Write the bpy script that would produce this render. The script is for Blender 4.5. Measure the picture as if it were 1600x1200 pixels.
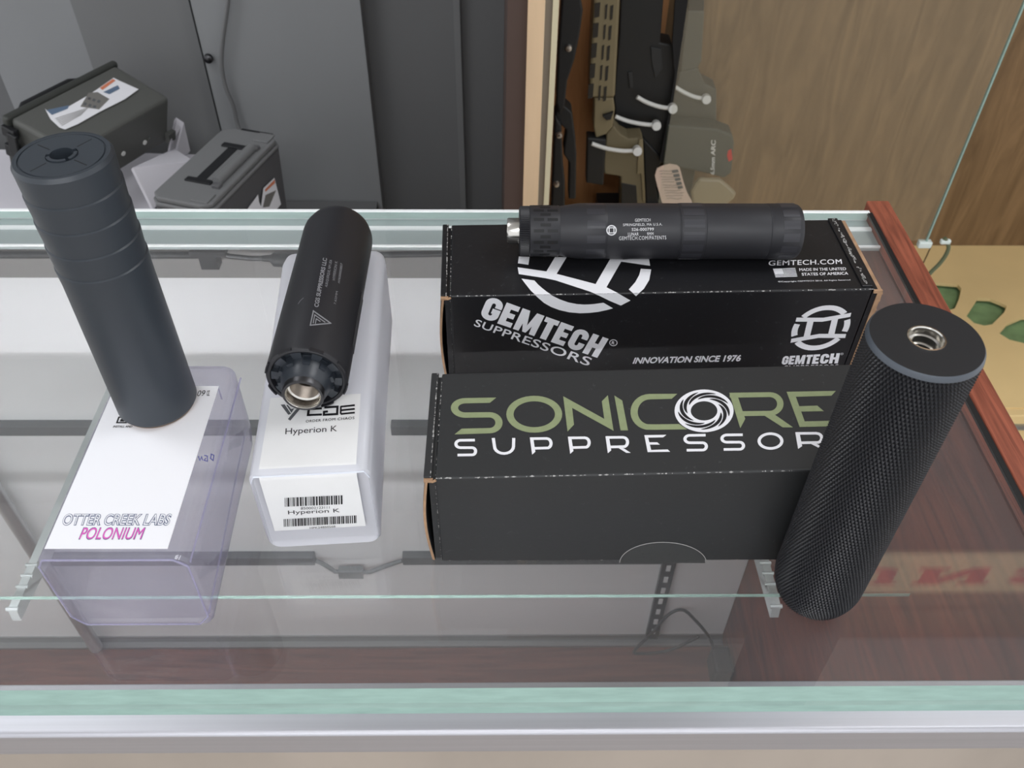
import bpy, bmesh, math, random
from mathutils import Vector, Matrix
random.seed(7)
SC = bpy.context.scene
COL = SC.collection
for o in list(bpy.data.objects):
    bpy.data.objects.remove(o, do_unlink=True)
S = 0.001                       # every length below is in millimetres; the scene is in metres
R = math.radians
PI = math.pi

# ------------------------------------------------------------------ camera, world, exposure
CAM_F, CAM_H = 1379.0, 390.0
PITCH, YAW, ROLL = R(44.665), R(1.09), R(0.749)
FW = Vector((math.sin(YAW)*math.cos(PITCH), math.cos(YAW)*math.cos(PITCH), -math.sin(PITCH)))
_r = Vector((math.cos(YAW), -math.sin(YAW), 0)); _u = _r.cross(FW)
RT = _r*math.cos(ROLL) + _u*math.sin(ROLL)
UP = -_r*math.sin(ROLL) + _u*math.cos(ROLL)
EYE = Vector((0, 0, CAM_H))
cd = bpy.data.cameras.new('camera'); cam = bpy.data.objects.new('camera', cd); COL.objects.link(cam)
M = Matrix((RT, UP, -FW)).transposed().to_4x4(); M.translation = EYE*S
cam.matrix_world = M
cd.sensor_fit = 'HORIZONTAL'; cd.sensor_width = 36.0; cd.lens = 36.0*CAM_F/1600.0
cd.clip_start = 0.01; cd.clip_end = 50
cd.dof.use_dof = True; cd.dof.focus_distance = 0.47; cd.dof.aperture_fstop = 26
SC.camera = cam
SC.view_settings.view_transform = 'Standard'; SC.view_settings.look = 'None'
SC.view_settings.exposure = 0.28; SC.view_settings.gamma = 1.0; SC.view_settings.use_curve_mapping = False
W = bpy.data.worlds.new('world'); SC.world = W; W.use_nodes = True
W.node_tree.nodes['Background'].inputs[0].default_value = (0.96, 0.975, 1.0, 1)
W.node_tree.nodes['Background'].inputs[1].default_value = 0.95
SC.cycles.use_denoising = True
SC.cycles.transparent_max_bounces = 24
SC.cycles.max_bounces = 10
SC.cycles.sample_clamp_indirect = 4.0
CASE_FILL = 75.0                # strength of the fill light added under the counter's front rail
LAMP = 9.0                      # strength of the ceiling lamps' diffusers

# ------------------------------------------------------------------ helpers
def lin(c):
    return tuple((x/255/12.92 if x/255 <= .04045 else ((x/255+.055)/1.055)**2.4) for x in c) + (1,)
MATS = {}
def mat(name, rgb, rough=.5, metal=0., spec=.5, emit=0., bump=None, noise=None, coat=0., wear=None, lin_rgb=None, aniso=None):
    """rgb in sRGB 0-255. noise=(scale xyz, amount): soft tone variation. wear=(scale, threshold, rgb): scuffs."""
    if name in MATS: return MATS[name]
    m = bpy.data.materials.new(name); m.use_nodes = True; nt = m.node_tree; b = nt.nodes['Principled BSDF']
    c = lin_rgb or lin(rgb)
    b.inputs['Base Color'].default_value = c
    b.inputs['Roughness'].default_value = rough; b.inputs['Metallic'].default_value = metal
    b.inputs['Specular IOR Level'].default_value = spec; b.inputs['Coat Weight'].default_value = coat
    if emit:
        b.inputs['Emission Color'].default_value = c; b.inputs['Emission Strength'].default_value = emit
    tc = nt.nodes.new('ShaderNodeTexCoord'); mp = nt.nodes.new('ShaderNodeMapping'); nt.links.new(tc.outputs['Object'], mp.inputs[0])
    last = None
    if noise:
        sc, amt = noise; mp.inputs['Scale'].default_value = sc
        n = nt.nodes.new('ShaderNodeTexNoise'); n.inputs['Scale'].default_value = 1; n.inputs['Detail'].default_value = 6
        nt.links.new(mp.outputs[0], n.inputs[0])
        rp = nt.nodes.new('ShaderNodeValToRGB')
        rp.color_ramp.elements[0].position = .3; rp.color_ramp.elements[1].position = .72
        rp.color_ramp.elements[0].color = tuple(x*(1-amt) for x in c[:3])+(1,)
        rp.color_ramp.elements[1].color = tuple(min(1, x*(1+amt)) for x in c[:3])+(1,)
        nt.links.new(n.outputs[0], rp.inputs[0]); last = rp.outputs[0]
    if wear:
        sc, th, wc = wear
        n2 = nt.nodes.new('ShaderNodeTexNoise'); n2.inputs['Scale'].default_value = sc; n2.inputs['Detail'].default_value = 8; n2.inputs['Roughness'].default_value = .75
        nt.links.new(tc.outputs['Object'], n2.inputs[0])
        r2 = nt.nodes.new('ShaderNodeValToRGB'); r2.color_ramp.elements[0].position = th; r2.color_ramp.elements[1].position = min(1, th+.12)
        nt.links.new(n2.outputs[0], r2.inputs[0])
        mx = nt.nodes.new('ShaderNodeMix'); mx.data_type = 'RGBA'
        nt.links.new(r2.outputs[0], mx.inputs[0])
        if last: nt.links.new(last, mx.inputs[6])
        else: mx.inputs[6].default_value = c
        mx.inputs[7].default_value = lin(wc); last = mx.outputs[2]
    if last: nt.links.new(last, b.inputs['Base Color'])
    if bump:
        sc, st, ds = bump
        n3 = nt.nodes.new('ShaderNodeTexNoise'); n3.inputs['Scale'].default_value = sc; n3.inputs['Detail'].default_value = 4
        nt.links.new(tc.outputs['Object'], n3.inputs[0])
        bp = nt.nodes.new('ShaderNodeBump'); bp.inputs['Strength'].default_value = st; bp.inputs['Distance'].default_value = ds
        nt.links.new(n3.outputs[0], bp.inputs['Height']); nt.links.new(bp.outputs[0], b.inputs['Normal'])
    MATS[name] = m; return m

def wood(name, c1, c2, scale, rough=.45, distort=3.0, rot=(0, 0, 0), detail=(1, 1, 1)):
    m = bpy.data.materials.new(name); m.use_nodes = True; nt = m.node_tree; b = nt.nodes['Principled BSDF']
    tc = nt.nodes.new('ShaderNodeTexCoord'); mp = nt.nodes.new('ShaderNodeMapping'); nt.links.new(tc.outputs['Object'], mp.inputs[0])
    mp.inputs['Scale'].default_value = scale; mp.inputs['Rotation'].default_value = rot
    n = nt.nodes.new('ShaderNodeTexNoise'); n.inputs['Scale'].default_value = 1; n.inputs['Detail'].default_value = 9; n.inputs['Roughness'].default_value = .62; n.inputs['Distortion'].default_value = distort
    nt.links.new(mp.outputs[0], n.inputs[0])
    rp = nt.nodes.new('ShaderNodeValToRGB'); rp.color_ramp.elements[0].position = .32; rp.color_ramp.elements[1].position = .68
    rp.color_ramp.elements[0].color = lin(c1); rp.color_ramp.elements[1].color = lin(c2)
    nt.links.new(n.outputs[0], rp.inputs[0]); nt.links.new(rp.outputs[0], b.inputs['Base Color'])
    b.inputs['Roughness'].default_value = rough
    MATS[name] = m; return m

def schlick(nt, f0=.045):
    """reflectance of one face of a thin sheet, the same from either side"""
    lw = nt.nodes.new('ShaderNodeLayerWeight'); lw.inputs[0].default_value = .5
    pw = nt.nodes.new('ShaderNodeMath'); pw.operation = 'POWER'; pw.inputs[1].default_value = 5; nt.links.new(lw.outputs['Facing'], pw.inputs[0])
    ma = nt.nodes.new('ShaderNodeMath'); ma.operation = 'MULTIPLY_ADD'; ma.inputs[1].default_value = 1-f0; ma.inputs[2].default_value = f0; nt.links.new(pw.outputs[0], ma.inputs[0])
    return ma.outputs[0]
def thin_glass(name, tint, gloss=(1, 1, 1), rough=0.0, ior=1.5, haze=0.0, haze_rgb=(206, 206, 208), f0=.045):
    """clear sheet: transparent + mirror by Fresnel, optional diffuse film for painted reflections or cloudy plastic"""
    m = bpy.data.materials.new(name); m.use_nodes = True; nt = m.node_tree; nt.nodes.clear()
    out = nt.nodes.new('ShaderNodeOutputMaterial'); tr = nt.nodes.new('ShaderNodeBsdfTransparent'); gl = nt.nodes.new('ShaderNodeBsdfGlossy')
    tr.inputs[0].default_value = tuple(tint)+(1,); gl.inputs[0].default_value = tuple(gloss)+(1,); gl.inputs['Roughness'].default_value = rough
    mx = nt.nodes.new('ShaderNodeMixShader'); nt.links.new(schlick(nt, f0), mx.inputs[0]); nt.links.new(tr.outputs[0], mx.inputs[1]); nt.links.new(gl.outputs[0], mx.inputs[2])
    last = mx.outputs[0]
    if haze:
        df = nt.nodes.new('ShaderNodeBsdfDiffuse'); df.inputs[0].default_value = lin(haze_rgb)
        m2 = nt.nodes.new('ShaderNodeMixShader'); m2.inputs[0].default_value = haze
        nt.links.new(last, m2.inputs[1]); nt.links.new(df.outputs[0], m2.inputs[2]); last = m2.outputs[0]
    nt.links.new(last, out.inputs[0]); MATS[name] = m; return m

class MB:
    def __init__(self): self.v = []; self.f = []; self.m = []; self.k = 0
    def use(self, k): self.k = k; return self
    def add(self, vs, fs):
        n = len(self.v); self.v += [Vector(p) for p in vs]
        for f in fs: self.f.append([n+i for i in f]); self.m.append(self.k)
        return self
    def box(self, x0, x1, y0, y1, z0, z1, T=None):
        vs = [Vector((x, y, z)) for z in (z0, z1) for y in (y0, y1) for x in (x0, x1)]
        if T: vs = [T @ p for p in vs]
        return self.add(vs, [(0, 2, 3, 1), (4, 5, 7, 6), (0, 1, 5, 4), (2, 6, 7, 3), (0, 4, 6, 2), (1, 3, 7, 5)])
    def lathe(self, prof, T=None, n=64, closed=True):
        """prof: (radius, height) list along local z"""
        vs = []; rings = []
        for r, h in prof:
            if r <= 1e-6: rings.append([len(vs)]); vs.append(Vector((0, 0, h)))
            else:
                rings.append(list(range(len(vs), len(vs)+n)))
                vs += [Vector((r*math.cos(2*PI*i/n), r*math.sin(2*PI*i/n), h)) for i in range(n)]
        fs = []
        for a, b in zip(rings, rings[1:]):
            for i in range(n):
                j = (i+1) % n
                if len(a) == 1 and len(b) == 1: continue
                if len(a) == 1: fs.append((a[0], b[j], b[i]))
                elif len(b) == 1: fs.append((a[i], a[j], b[0]))
                else: fs.append((a[i], a[j], b[j], b[i]))
        if T: vs = [T @ p for p in vs]
        return self.add(vs, fs)
    def prism(self, poly, ext, T=None):
        """poly: list of 3-D points, ext: extrusion vector"""
        n = len(poly); P = [Vector(p) for p in poly]; E = Vector(ext)
        vs = P+[p+E for p in P]
        if T: vs = [T @ p for p in vs]
        return self.add(vs, [tuple(range(n)), tuple(range(2*n-1, n-1, -1))]+[(i, i+n, (i+1) % n+n, (i+1) % n) for i in range(n)])
    def tube(self, pts, r, n=8, cap=True):
        P = [Vector(p) for p in pts]; rr = r if isinstance(r, (list, tuple)) else [r]*len(P)
        vs = []; prev = None
        for i, p in enumerate(P):
            t = (P[min(i+1, len(P)-1)]-P[max(i-1, 0)]).normalized()
            if prev is None:
                a = Vector((0, 0, 1)) if abs(t.z) < .9 else Vector((1, 0, 0)); u = t.cross(a).normalized()
            else: u = (prev-t*prev.dot(t)).normalized()
            prev = u; w = t.cross(u)
            vs += [p+rr[i]*(u*math.cos(2*PI*k/n)+w*math.sin(2*PI*k/n)) for k in range(n)]
        fs = []
        for i in range(len(P)-1):
            for k in range(n):
                j = (k+1) % n; fs.append((i*n+k, i*n+j, (i+1)*n+j, (i+1)*n+k))
        if cap: fs += [tuple(range(n-1, -1, -1)), tuple(range((len(P)-1)*n, len(P)*n))]
        return self.add(vs, fs)
    def build(self, name, mats, parent=None, smooth=False, bevel=0, seg=2, auto=None):
        me = bpy.data.meshes.new(name); off = parent_loc(parent)
        if parent is None:            # origin at the thing's own base centre
            xs = [p.x for p in self.v]; ys = [p.y for p in self.v]; zs = [p.z for p in self.v]
            org = Vector(((min(xs)+max(xs))/2, (min(ys)+max(ys))/2, min(zs)))
        else: org = off
        me.from_pydata([((p-org)*S) for p in self.v], [], self.f)
        for m_ in (mats if isinstance(mats, (list, tuple)) else [mats]): me.materials.append(m_)
        me.polygons.foreach_set('material_index', self.m)
        bm = bmesh.new(); bm.from_mesh(me); bmesh.ops.recalc_face_normals(bm, faces=bm.faces); bm.to_mesh(me); bm.free()
        if smooth or auto is not None:
            me.polygons.foreach_set('use_smooth', [True]*len(me.polygons))
            me.set_sharp_from_angle(angle=R(auto if auto is not None else 38))
        o = bpy.data.objects.new(name, me); COL.objects.link(o)
        if parent is None: o.location = org*S
        else: o.parent = parent
        if bevel:
            b = o.modifiers.new('edge', 'BEVEL'); b.width = bevel*S; b.segments = seg; b.limit_method = 'ANGLE'; b.angle_limit = R(35); b.harden_normals = False
        return o

def build_each(mb, name, mats, parent, **k):
    """every separate solid of mb becomes a part of its own"""
    par = list(range(len(mb.v)))
    def find(i):
        while par[i] != i: par[i] = par[par[i]]; i = par[i]
        return i
    for f in mb.f:
        for i in f[1:]: par[find(i)] = find(f[0])
    isl = {}
    for fi, f in enumerate(mb.f): isl.setdefault(find(f[0]), []).append(fi)
    for fl in isl.values():
        m2 = MB(); idx = {}
        for fi in fl:
            for i in mb.f[fi]:
                if i not in idx: idx[i] = len(m2.v); m2.v.append(mb.v[i])
            m2.f.append([idx[i] for i in mb.f[fi]]); m2.m.append(mb.m[fi])
        m2.build(name, mats, parent, **k)
LOC = {}
def parent_loc(p):
    if p is None: return Vector((0, 0, 0))
    if p.name in LOC: return LOC[p.name]
    v = p.location/S
    if p.parent: v = v+parent_loc(p.parent)
    return v
def thing(name, label, cat, loc, group=None):
    o = bpy.data.objects.new(name, None); COL.objects.link(o); o.empty_display_size = .02
    o.location = Vector(loc)*S; LOC[o.name] = Vector(loc)
    return tag(o, label, cat, group)
def tag(o, label, cat, group=None, kind=None):
    o['label'] = label; o['category'] = cat
    if group: o['group'] = group
    if kind: o['kind'] = kind
    return o
def struct(o): o['kind'] = 'structure'; return o

# photo pixel -> ray -> point on a real surface
def ray(px, py): return (RT*(px-800) - UP*(py-600) + FW*CAM_F)
def on_plane(px, py, P0, N, lift=0):
    d = ray(px, py); N = Vector(N); t = (Vector(P0)-EYE).dot(N)/d.dot(N)
    return EYE+d*t+N.normalized()*lift
def at_y(px, py, Y): return on_plane(px, py, (0, Y, 0), (0, 1, 0))
def at_z(px, py, Z): return on_plane(px, py, (0, 0, Z), (0, 0, 1))
def on_cyl(px, py, C, ax, r, lift=0.06):
    d = ray(px, py).normalized(); ax = Vector(ax).normalized(); w = EYE-Vector(C)
    dp = d-ax*d.dot(ax); wp = w-ax*w.dot(ax)
    a = dp.dot(dp); b = 2*dp.dot(wp); c = wp.dot(wp)-r*r; D = b*b-4*a*c
    t = (-b-math.sqrt(max(D, 0)))/(2*a); P = EYE+d*t; q = P-Vector(C); n = (q-ax*q.dot(ax)).normalized()
    return P+n*lift
def homog(q):
    """unit square (0,0)=top-left (1,0)=top-right (1,1)=bottom-right (0,1)=bottom-left -> pixel quad"""
    (x0, y0), (x1, y1), (x2, y2), (x3, y3) = q
    dx1, dx2, sx = x1-x2, x3-x2, x0-x1+x2-x3; dy1, dy2, sy = y1-y2, y3-y2, y0-y1+y2-y3
    den = dx1*dy2-dx2*dy1
    g = (sx*dy2-dx2*sy)/den; h = (dx1*sy-sx*dy1)/den
    a, b, c = x1-x0+g*x1, x3-x0+h*x3, x0; d, e, f = y1-y0+g*y1, y3-y0+h*y3, y0
    return lambda u, v: ((a*u+b*v+c)/(g*u+h*v+1), (d*u+e*v+f)/(g*u+h*v+1))

_txt = {}
def glyphs(s, bold=0.0, shear=0.0, spacing=1.0):
    key = (s, bold, shear, spacing)
    if key in _txt: return _txt[key]
    cu = bpy.data.curves.new('t', 'FONT'); cu.body = s; cu.offset = bold; cu.space_character = spacing; cu.resolution_u = 5
    ob = bpy.data.objects.new('t', cu); COL.objects.link(ob)
    dg = bpy.context.evaluated_depsgraph_get(); dg.update()
    me = bpy.data.meshes.new_from_object(ob.evaluated_get(dg))
    vs = [(v.co.x+shear*v.co.y, v.co.y) for v in me.vertices]; fs = [tuple(p.vertices) for p in me.polygons]
    bpy.data.objects.remove(ob); bpy.data.meshes.remove(me); bpy.data.curves.remove(cu)
    xs = [v[0] for v in vs]; ys = [v[1] for v in vs]; x0, x1, y0, y1 = min(xs), max(xs), min(ys), max(ys)
    out = ([((x-x0)/(x1-x0), 1-(y-y0)/(y1-y0)) for x, y in vs], fs)
    _txt[key] = out; return out

class Print(MB):
    """flat ink shapes laid on a real surface; surf(px,py)->point"""
    def __init__(self, surf): super().__init__(); self.s = self.lifted; self.raw = surf; self.lv = 0
    def lifted(self, *p):
        q = self.raw(*p); return q+(EYE-q).normalized()*(.012*(self.lv % 9))
    def poly(self, pts, k=None):
        if k is not None: self.k = k
        self.lv += 1
        return self.add([self.s(*p) for p in pts], [tuple(range(len(pts)))])
    def text(self, s, quad, bold=0, shear=0, spacing=1.0):
        H = homog(quad)
        if bold > 0 and 'M' in s:      # the font's M breaks when swollen: overprint it instead
            vs, fs = glyphs(s, 0, shear, spacing); w_ = bold*.55/(.62*len(s)); h_ = bold*.5
            for du, dv in ((-w_, -h_), (w_, -h_), (-w_, h_), (w_, h_)):
                self.lv += 1; self.add([self.s(*H(u+du, v+dv)) for u, v in vs], fs)
            return self
        vs, fs = glyphs(s, bold, shear, spacing)
        return self.add([self.s(*H(u, v)) for u, v in vs], fs)
    def quads(self, L, R_):
        """strip between two pixel polylines"""
        self.lv += 1; n = len(L); return self.add([self.s(*p) for p in L]+[self.s(*p) for p in R_], [(i, i+1, n+i+1, n+i) for i in range(n-1)])
    def stroke(self, pts, wx, wy=None, start=None, end=None, closed=False):
        if getattr(self, 'fine', 0):
            P_ = list(pts)+([pts[0]] if closed else []); o_ = []
            for a, b in zip(P_, P_[1:]):
                k_ = max(1, int(math.hypot(b[0]-a[0], b[1]-a[1])/self.fine)); o_ += [(a[0]+(b[0]-a[0])*i/k_, a[1]+(b[1]-a[1])*i/k_) for i in range(k_)]
            pts = o_ if closed else o_+[P_[-1]]
        wy = wx if wy is None else wy; L = []; Q = []; n = len(pts)
        for i, p in enumerate(pts):
            a = pts[i-1] if (i > 0 or closed) else p; b = pts[(i+1) % n] if (i < n-1 or closed) else p
            d1 = ((p[0]-a[0])/wx, (p[1]-a[1])/wy); d2 = ((b[0]-p[0])/wx, (b[1]-p[1])/wy)
            l1 = math.hypot(*d1) or 1; l2 = math.hypot(*d2) or 1
            u1 = (d1[0]/l1, d1[1]/l1) if a != p else (d2[0]/l2, d2[1]/l2); u2 = (d2[0]/l2, d2[1]/l2) if b != p else u1
            t = (u1[0]+u2[0], u1[1]+u2[1]); lt = math.hypot(*t) or 1; t = (t[0]/lt, t[1]/lt)
            k = 1/max(.5, (t[0]*u1[0]+t[1]*u1[1]))
            nx, ny = -t[1]*k, t[0]*k
            L.append((p[0]+nx*wx/2, p[1]+ny*wy/2)); Q.append((p[0]-nx*wx/2, p[1]-ny*wy/2))
        if start: L[0], Q[0] = start
        if end: L[-1], Q[-1] = end
        if closed: L.append(L[0]); Q.append(Q[0])
        return self.quads(L, Q)
def arc(cx, cy, rx, ry, a0, a1, n=14):
    return [(cx+rx*math.cos(R(a0+(a1-a0)*i/n)), cy+ry*math.sin(R(a0+(a1-a0)*i/n))) for i in range(n+1)]
def Zm(x0, y0, s): return lambda pts: [(x0+u/s, y0+v/s) for u, v in pts]
def rframe(P, deg): return Matrix.Translation(Vector(P)) @ Matrix.Rotation(R(deg), 4, 'Z')

# ------------------------------------------------------------------ materials
black_anod = mat('black_anodised_metal', (48, 54, 61), .42, .0, .5, bump=(900, .12, .0002))
black_anod2 = mat('satin_black_coating', (33, 33, 37), .45, .0, .45, bump=(1200, .15, .0002))
black_lunar = mat('black_nitride_coating', (38, 38, 42), .48, .0, .45, bump=(1200, .12, .0002))
knurl_mat = mat('black_knurled_metal', (31, 32, 36), .38, .0, .4)
knurl_cap = mat('matte_black_end_cap', (30, 31, 34), .5, .0, .4)
rim_grey = mat('grey_turned_rim', (78, 84, 92), .4, .2, .5)
steel = mat('bright_steel', (215, 212, 206), .22, 1.0)
steel_dark = mat('dark_steel', (80, 80, 82), .35, 1.0)
brass = mat('tan_brass_ring', (160, 132, 108), .35, .7)
bore = mat('bore_black', (8, 9, 11), .6)
carton_black = mat('black_printed_carton', (23, 23, 26), .42, 0, .45, bump=(350, .1, .0005), wear=(260, .60, (66, 66, 70)))
carton_char = mat('charcoal_printed_carton', (46, 47, 48), .5, 0, .4, bump=(450, .12, .0005), wear=(260, .61, (74, 75, 76)))
kraft = mat('raw_brown_cardboard', (168, 134, 104), .9, noise=((150, 150, 150), .2))
ink_white = mat('white_ink', (232, 232, 236), .5)
ink_green = mat('olive_green_ink', (139, 149, 112), .5, noise=((300, 300, 300), .06))
ink_black = mat('black_ink', (22, 22, 26), .5)
ink_grey = mat('grey_ink', (88, 90, 94), .6)
ink_blue = mat('blue_marker_ink', (50, 60, 170), .6)
ink_pink = mat('magenta_ink', (222, 92, 190), .5)
ink_outline = mat('slate_ink', (92, 100, 130), .5)
scuff = mat('white_scuff', (176, 174, 172), .9)
engrave = mat('laser_engraving', (206, 206, 208), .6)
engrave2 = mat('faint_laser_engraving', (135, 135, 140), .6)
paper = mat('white_label_paper', (238, 238, 242), .55)
paper2 = mat('glossy_white_sticker', (236, 236, 236), .4, noise=((30, 30, 30), .03))
alu = mat('brushed_aluminium', (176, 176, 182), .42, .6, noise=((4, 300, 300), .06))
alu_dk = mat('grey_aluminium', (158, 160, 160), .42, .85, noise=((4, 200, 200), .06))
edge_g = mat('ground_glass_edge', (142, 170, 161), .45, noise=((60, 200, 400), .10))
edge_g2 = mat('pale_glass_edge', (196, 218, 212), .4, noise=((40, 100, 300), .05))
glass_top_m = thin_glass('counter_glass', (.98, .985, .982), haze=.05, f0=.06)  # haze paints the ceiling's reflection over the glass
glass_shelf_m = thin_glass('shelf_glass', (.985, .99, .987), haze=.012)
glass_door_m = thin_glass('door_glass', (.93, .95, .94), haze=.13, haze_rgb=(190, 178, 150))  # haze paints a pale reflection over the pane
white_panel = mat('white_back_panel', (228, 229, 230), .5, noise=((1.2, 3, 9), .05))
case_floor = wood('case_floor_wood', (70, 36, 30), (112, 66, 54), (3, 40, 40), .4)
case_side = wood('case_side_wood', (70, 32, 22), (120, 62, 44), (30, 4, 30), .4)
cherry = wood('cherry_wood', (104, 54, 40), (164, 92, 70), (90, 5, 60), .42)
oak = wood('brown_oak_veneer', (104, 80, 52), (138, 110, 77), (26, 8, 3.2), .5, distort=1.2, rot=(0, R(9), 0))
oak2 = wood('orange_oak_veneer', (160, 108, 66), (184, 132, 86), (26, 8, 3.2), .5, distort=1.0)
tan_paint = mat('tan_painted_board', (228, 200, 144), .7, noise=((3, 3, 3), .10))
green_felt = mat('green_felt', (122, 150, 104), .95, noise=((40, 40, 40), .15))
g1 = mat('lit_grey_wall', (137, 139, 141), .75, noise=((3, 3, 1.5), .07))  # greys differ by facet: light and shade painted into one wall paint
g2 = mat('half_shaded_grey_wall', (117, 118, 119), .75, noise=((3, 3, 1.5), .07))
g3 = mat('dark_grey_shaded_wall', (104, 105, 106), .75, noise=((3, 3, 1.5), .08))  # painted shade on the dark facets, plain colour on the bench
gd = mat('grey_shadow_gap', (46, 46, 46), .8)
crate_m = mat('olive_black_plastic', (88, 89, 86), .5, 0, .45, bump=(300, .2, .001))
can_m = mat('grey_plastic', (116, 117, 118), .5, 0, .4, bump=(300, .2, .001))
can_dk = mat('dark_grey_plastic', (92, 92, 94), .5, 0, .4)
blk_pl = mat('black_plastic', (24, 25, 28), .45)
white_card = mat('white_cardboard', (215, 213, 220), .8)
fde = mat('flat_dark_earth_metal', (128, 116, 88), .55)
fde_dk = mat('flat_dark_earth_polymer', (112, 102, 78), .65)
gun_black = mat('gun_black', (28, 29, 30), .5)
gun_olive = mat('faded_grey_polymer', (84, 84, 76), .6)
zip_m = mat('white_nylon', (225, 225, 222), .5)
floor_m = mat('beige_vinyl_floor', (168, 154, 138), .6, noise=((5, 5, 5), .12))
ceil_m = mat('white_ceiling_tile', (212, 214, 216), .9)
cable_m = mat('black_cable', (26, 27, 28), .5)

def milky():
    m = bpy.data.materials.new('milky_plastic'); m.use_nodes = True; nt = m.node_tree; b = nt.nodes['Principled BSDF']
    b.inputs['Base Color'].default_value = lin((236, 237, 243)); b.inputs['Roughness'].default_value = .3
    out = nt.nodes['Material Output']
    t = nt.nodes.new('ShaderNodeBsdfTranslucent'); t.inputs[0].default_value = lin((236, 237, 243))
    tr = nt.nodes.new('ShaderNodeBsdfTransparent')
    m1 = nt.nodes.new('ShaderNodeMixShader'); m1.inputs[0].default_value = .35; nt.links.new(b.outputs[0], m1.inputs[1]); nt.links.new(t.outputs[0], m1.inputs[2])
    m2 = nt.nodes.new('ShaderNodeMixShader'); m2.inputs[0].default_value = .10; nt.links.new(m1.outputs[0], m2.inputs[1]); nt.links.new(tr.outputs[0], m2.inputs[2])
    nt.links.new(m2.outputs[0], out.inputs[0]); return m
milky_m = milky()
def clear_plastic():
    m = bpy.data.materials.new('clear_lavender_plastic'); m.use_nodes = True; nt = m.node_tree; nt.nodes.clear()
    out = nt.nodes.new('ShaderNodeOutputMaterial'); tr = nt.nodes.new('ShaderNodeBsdfTransparent'); gl = nt.nodes.new('ShaderNodeBsdfGlossy')
    lw = nt.nodes.new('ShaderNodeLayerWeight'); lw.inputs[0].default_value = .35
    rp = nt.nodes.new('ShaderNodeValToRGB'); rp.color_ramp.elements[0].color = (.98, .975, .99, 1); rp.color_ramp.elements[1].color = (.72, .70, .80, 1)
    nt.links.new(lw.outputs['Facing'], rp.inputs[0]); nt.links.new(rp.outputs[0], tr.inputs[0])
    gl.inputs['Roughness'].default_value = .06
    n = nt.nodes.new('ShaderNodeTexNoise'); n.inputs['Scale'].default_value = 60; tc = nt.nodes.new('ShaderNodeTexCoord'); nt.links.new(tc.outputs['Object'], n.inputs[0])
    bp = nt.nodes.new('ShaderNodeBump'); bp.inputs['Strength'].default_value = .35; bp.inputs['Distance'].default_value = .001; nt.links.new(n.outputs[0], bp.inputs['Height']); nt.links.new(bp.outputs[0], gl.inputs['Normal'])
    mx = nt.nodes.new('ShaderNodeMixShader'); nt.links.new(schlick(nt), mx.inputs[0]); nt.links.new(tr.outputs[0], mx.inputs[1]); nt.links.new(gl.outputs[0], mx.inputs[2])
    df = nt.nodes.new('ShaderNodeBsdfDiffuse'); df.inputs[0].default_value = lin((214, 211, 230))
    m2 = nt.nodes.new('ShaderNodeMixShader'); m2.inputs[0].default_value = .13; nt.links.new(mx.outputs[0], m2.inputs[1]); nt.links.new(df.outputs[0], m2.inputs[2])
    nt.links.new(m2.outputs[0], out.inputs[0]); return m
clear_m = clear_plastic()

# ------------------------------------------------------------------ room shell
def slab(name, x0, x1, y0, y1, z0, z1, m): return struct(MB().box(x0, x1, y0, y1, z0, z1).build(name, m))
slab('floor', -2600, 2600, -2200, 1800, -1015, -965, floor_m)
slab('ceiling', -2600, 2600, -2200, 1800, 1750, 1800, ceil_m)
# folded grey wall behind the counter, facet shading painted in its greys
def wall_strip(poly, m, name='wall_back'):
    b = MB(); b.prism([(x, y, -965) for x, y in poly], (0, 0, 2715)); return struct(b.build(name, m))
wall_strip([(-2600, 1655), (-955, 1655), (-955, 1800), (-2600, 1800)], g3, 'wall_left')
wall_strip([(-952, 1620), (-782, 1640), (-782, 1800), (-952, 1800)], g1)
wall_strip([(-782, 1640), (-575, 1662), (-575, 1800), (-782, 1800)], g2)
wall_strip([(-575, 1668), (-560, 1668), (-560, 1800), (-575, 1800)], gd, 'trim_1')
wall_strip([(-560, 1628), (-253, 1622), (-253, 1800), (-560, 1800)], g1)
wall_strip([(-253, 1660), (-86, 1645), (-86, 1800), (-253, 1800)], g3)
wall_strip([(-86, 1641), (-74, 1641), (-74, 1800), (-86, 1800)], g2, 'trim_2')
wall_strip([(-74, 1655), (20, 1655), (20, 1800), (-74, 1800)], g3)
slab('wall_right', 1720, 1770, 1180, 1800, -965, 1750, oak)
# back bench
bb = MB().box(-1500, -262, 1000, 1620, -700, -662); o = bb.build('back_bench', g3); tag(o, 'dark grey bench against the grey wall, mostly hidden behind the counter', 'bench')
for x in (-1480, -310):
    MB().box(x, x+40, 1050, 1600, -965, -700).build('leg', g3, o)

# ceiling lamps
for x, y, wh in ((-750, -1750, 'at the left behind the viewer'), (750, -1750, 'at the right behind the viewer'), (-1150, 700, 'above the left of the counter'), (1150, 500, 'above the right of the counter'), (0, -1150, 'nearest the middle of the room')):
    t = thing('ceiling_light', 'square white light panel in the ceiling '+wh, 'ceiling light', (x, y, 1735), 'ceiling light panels')
    MB().box(x-300, x+300, y-320, y+320, 1738, 1752).build('frame', alu, t)
    MB().box(x-280, x+280, y-300, y+300, 1734, 1738).build('diffuser', mat('lamp_diffuser', (250, 252, 255), .5, emit=LAMP), t)

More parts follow.
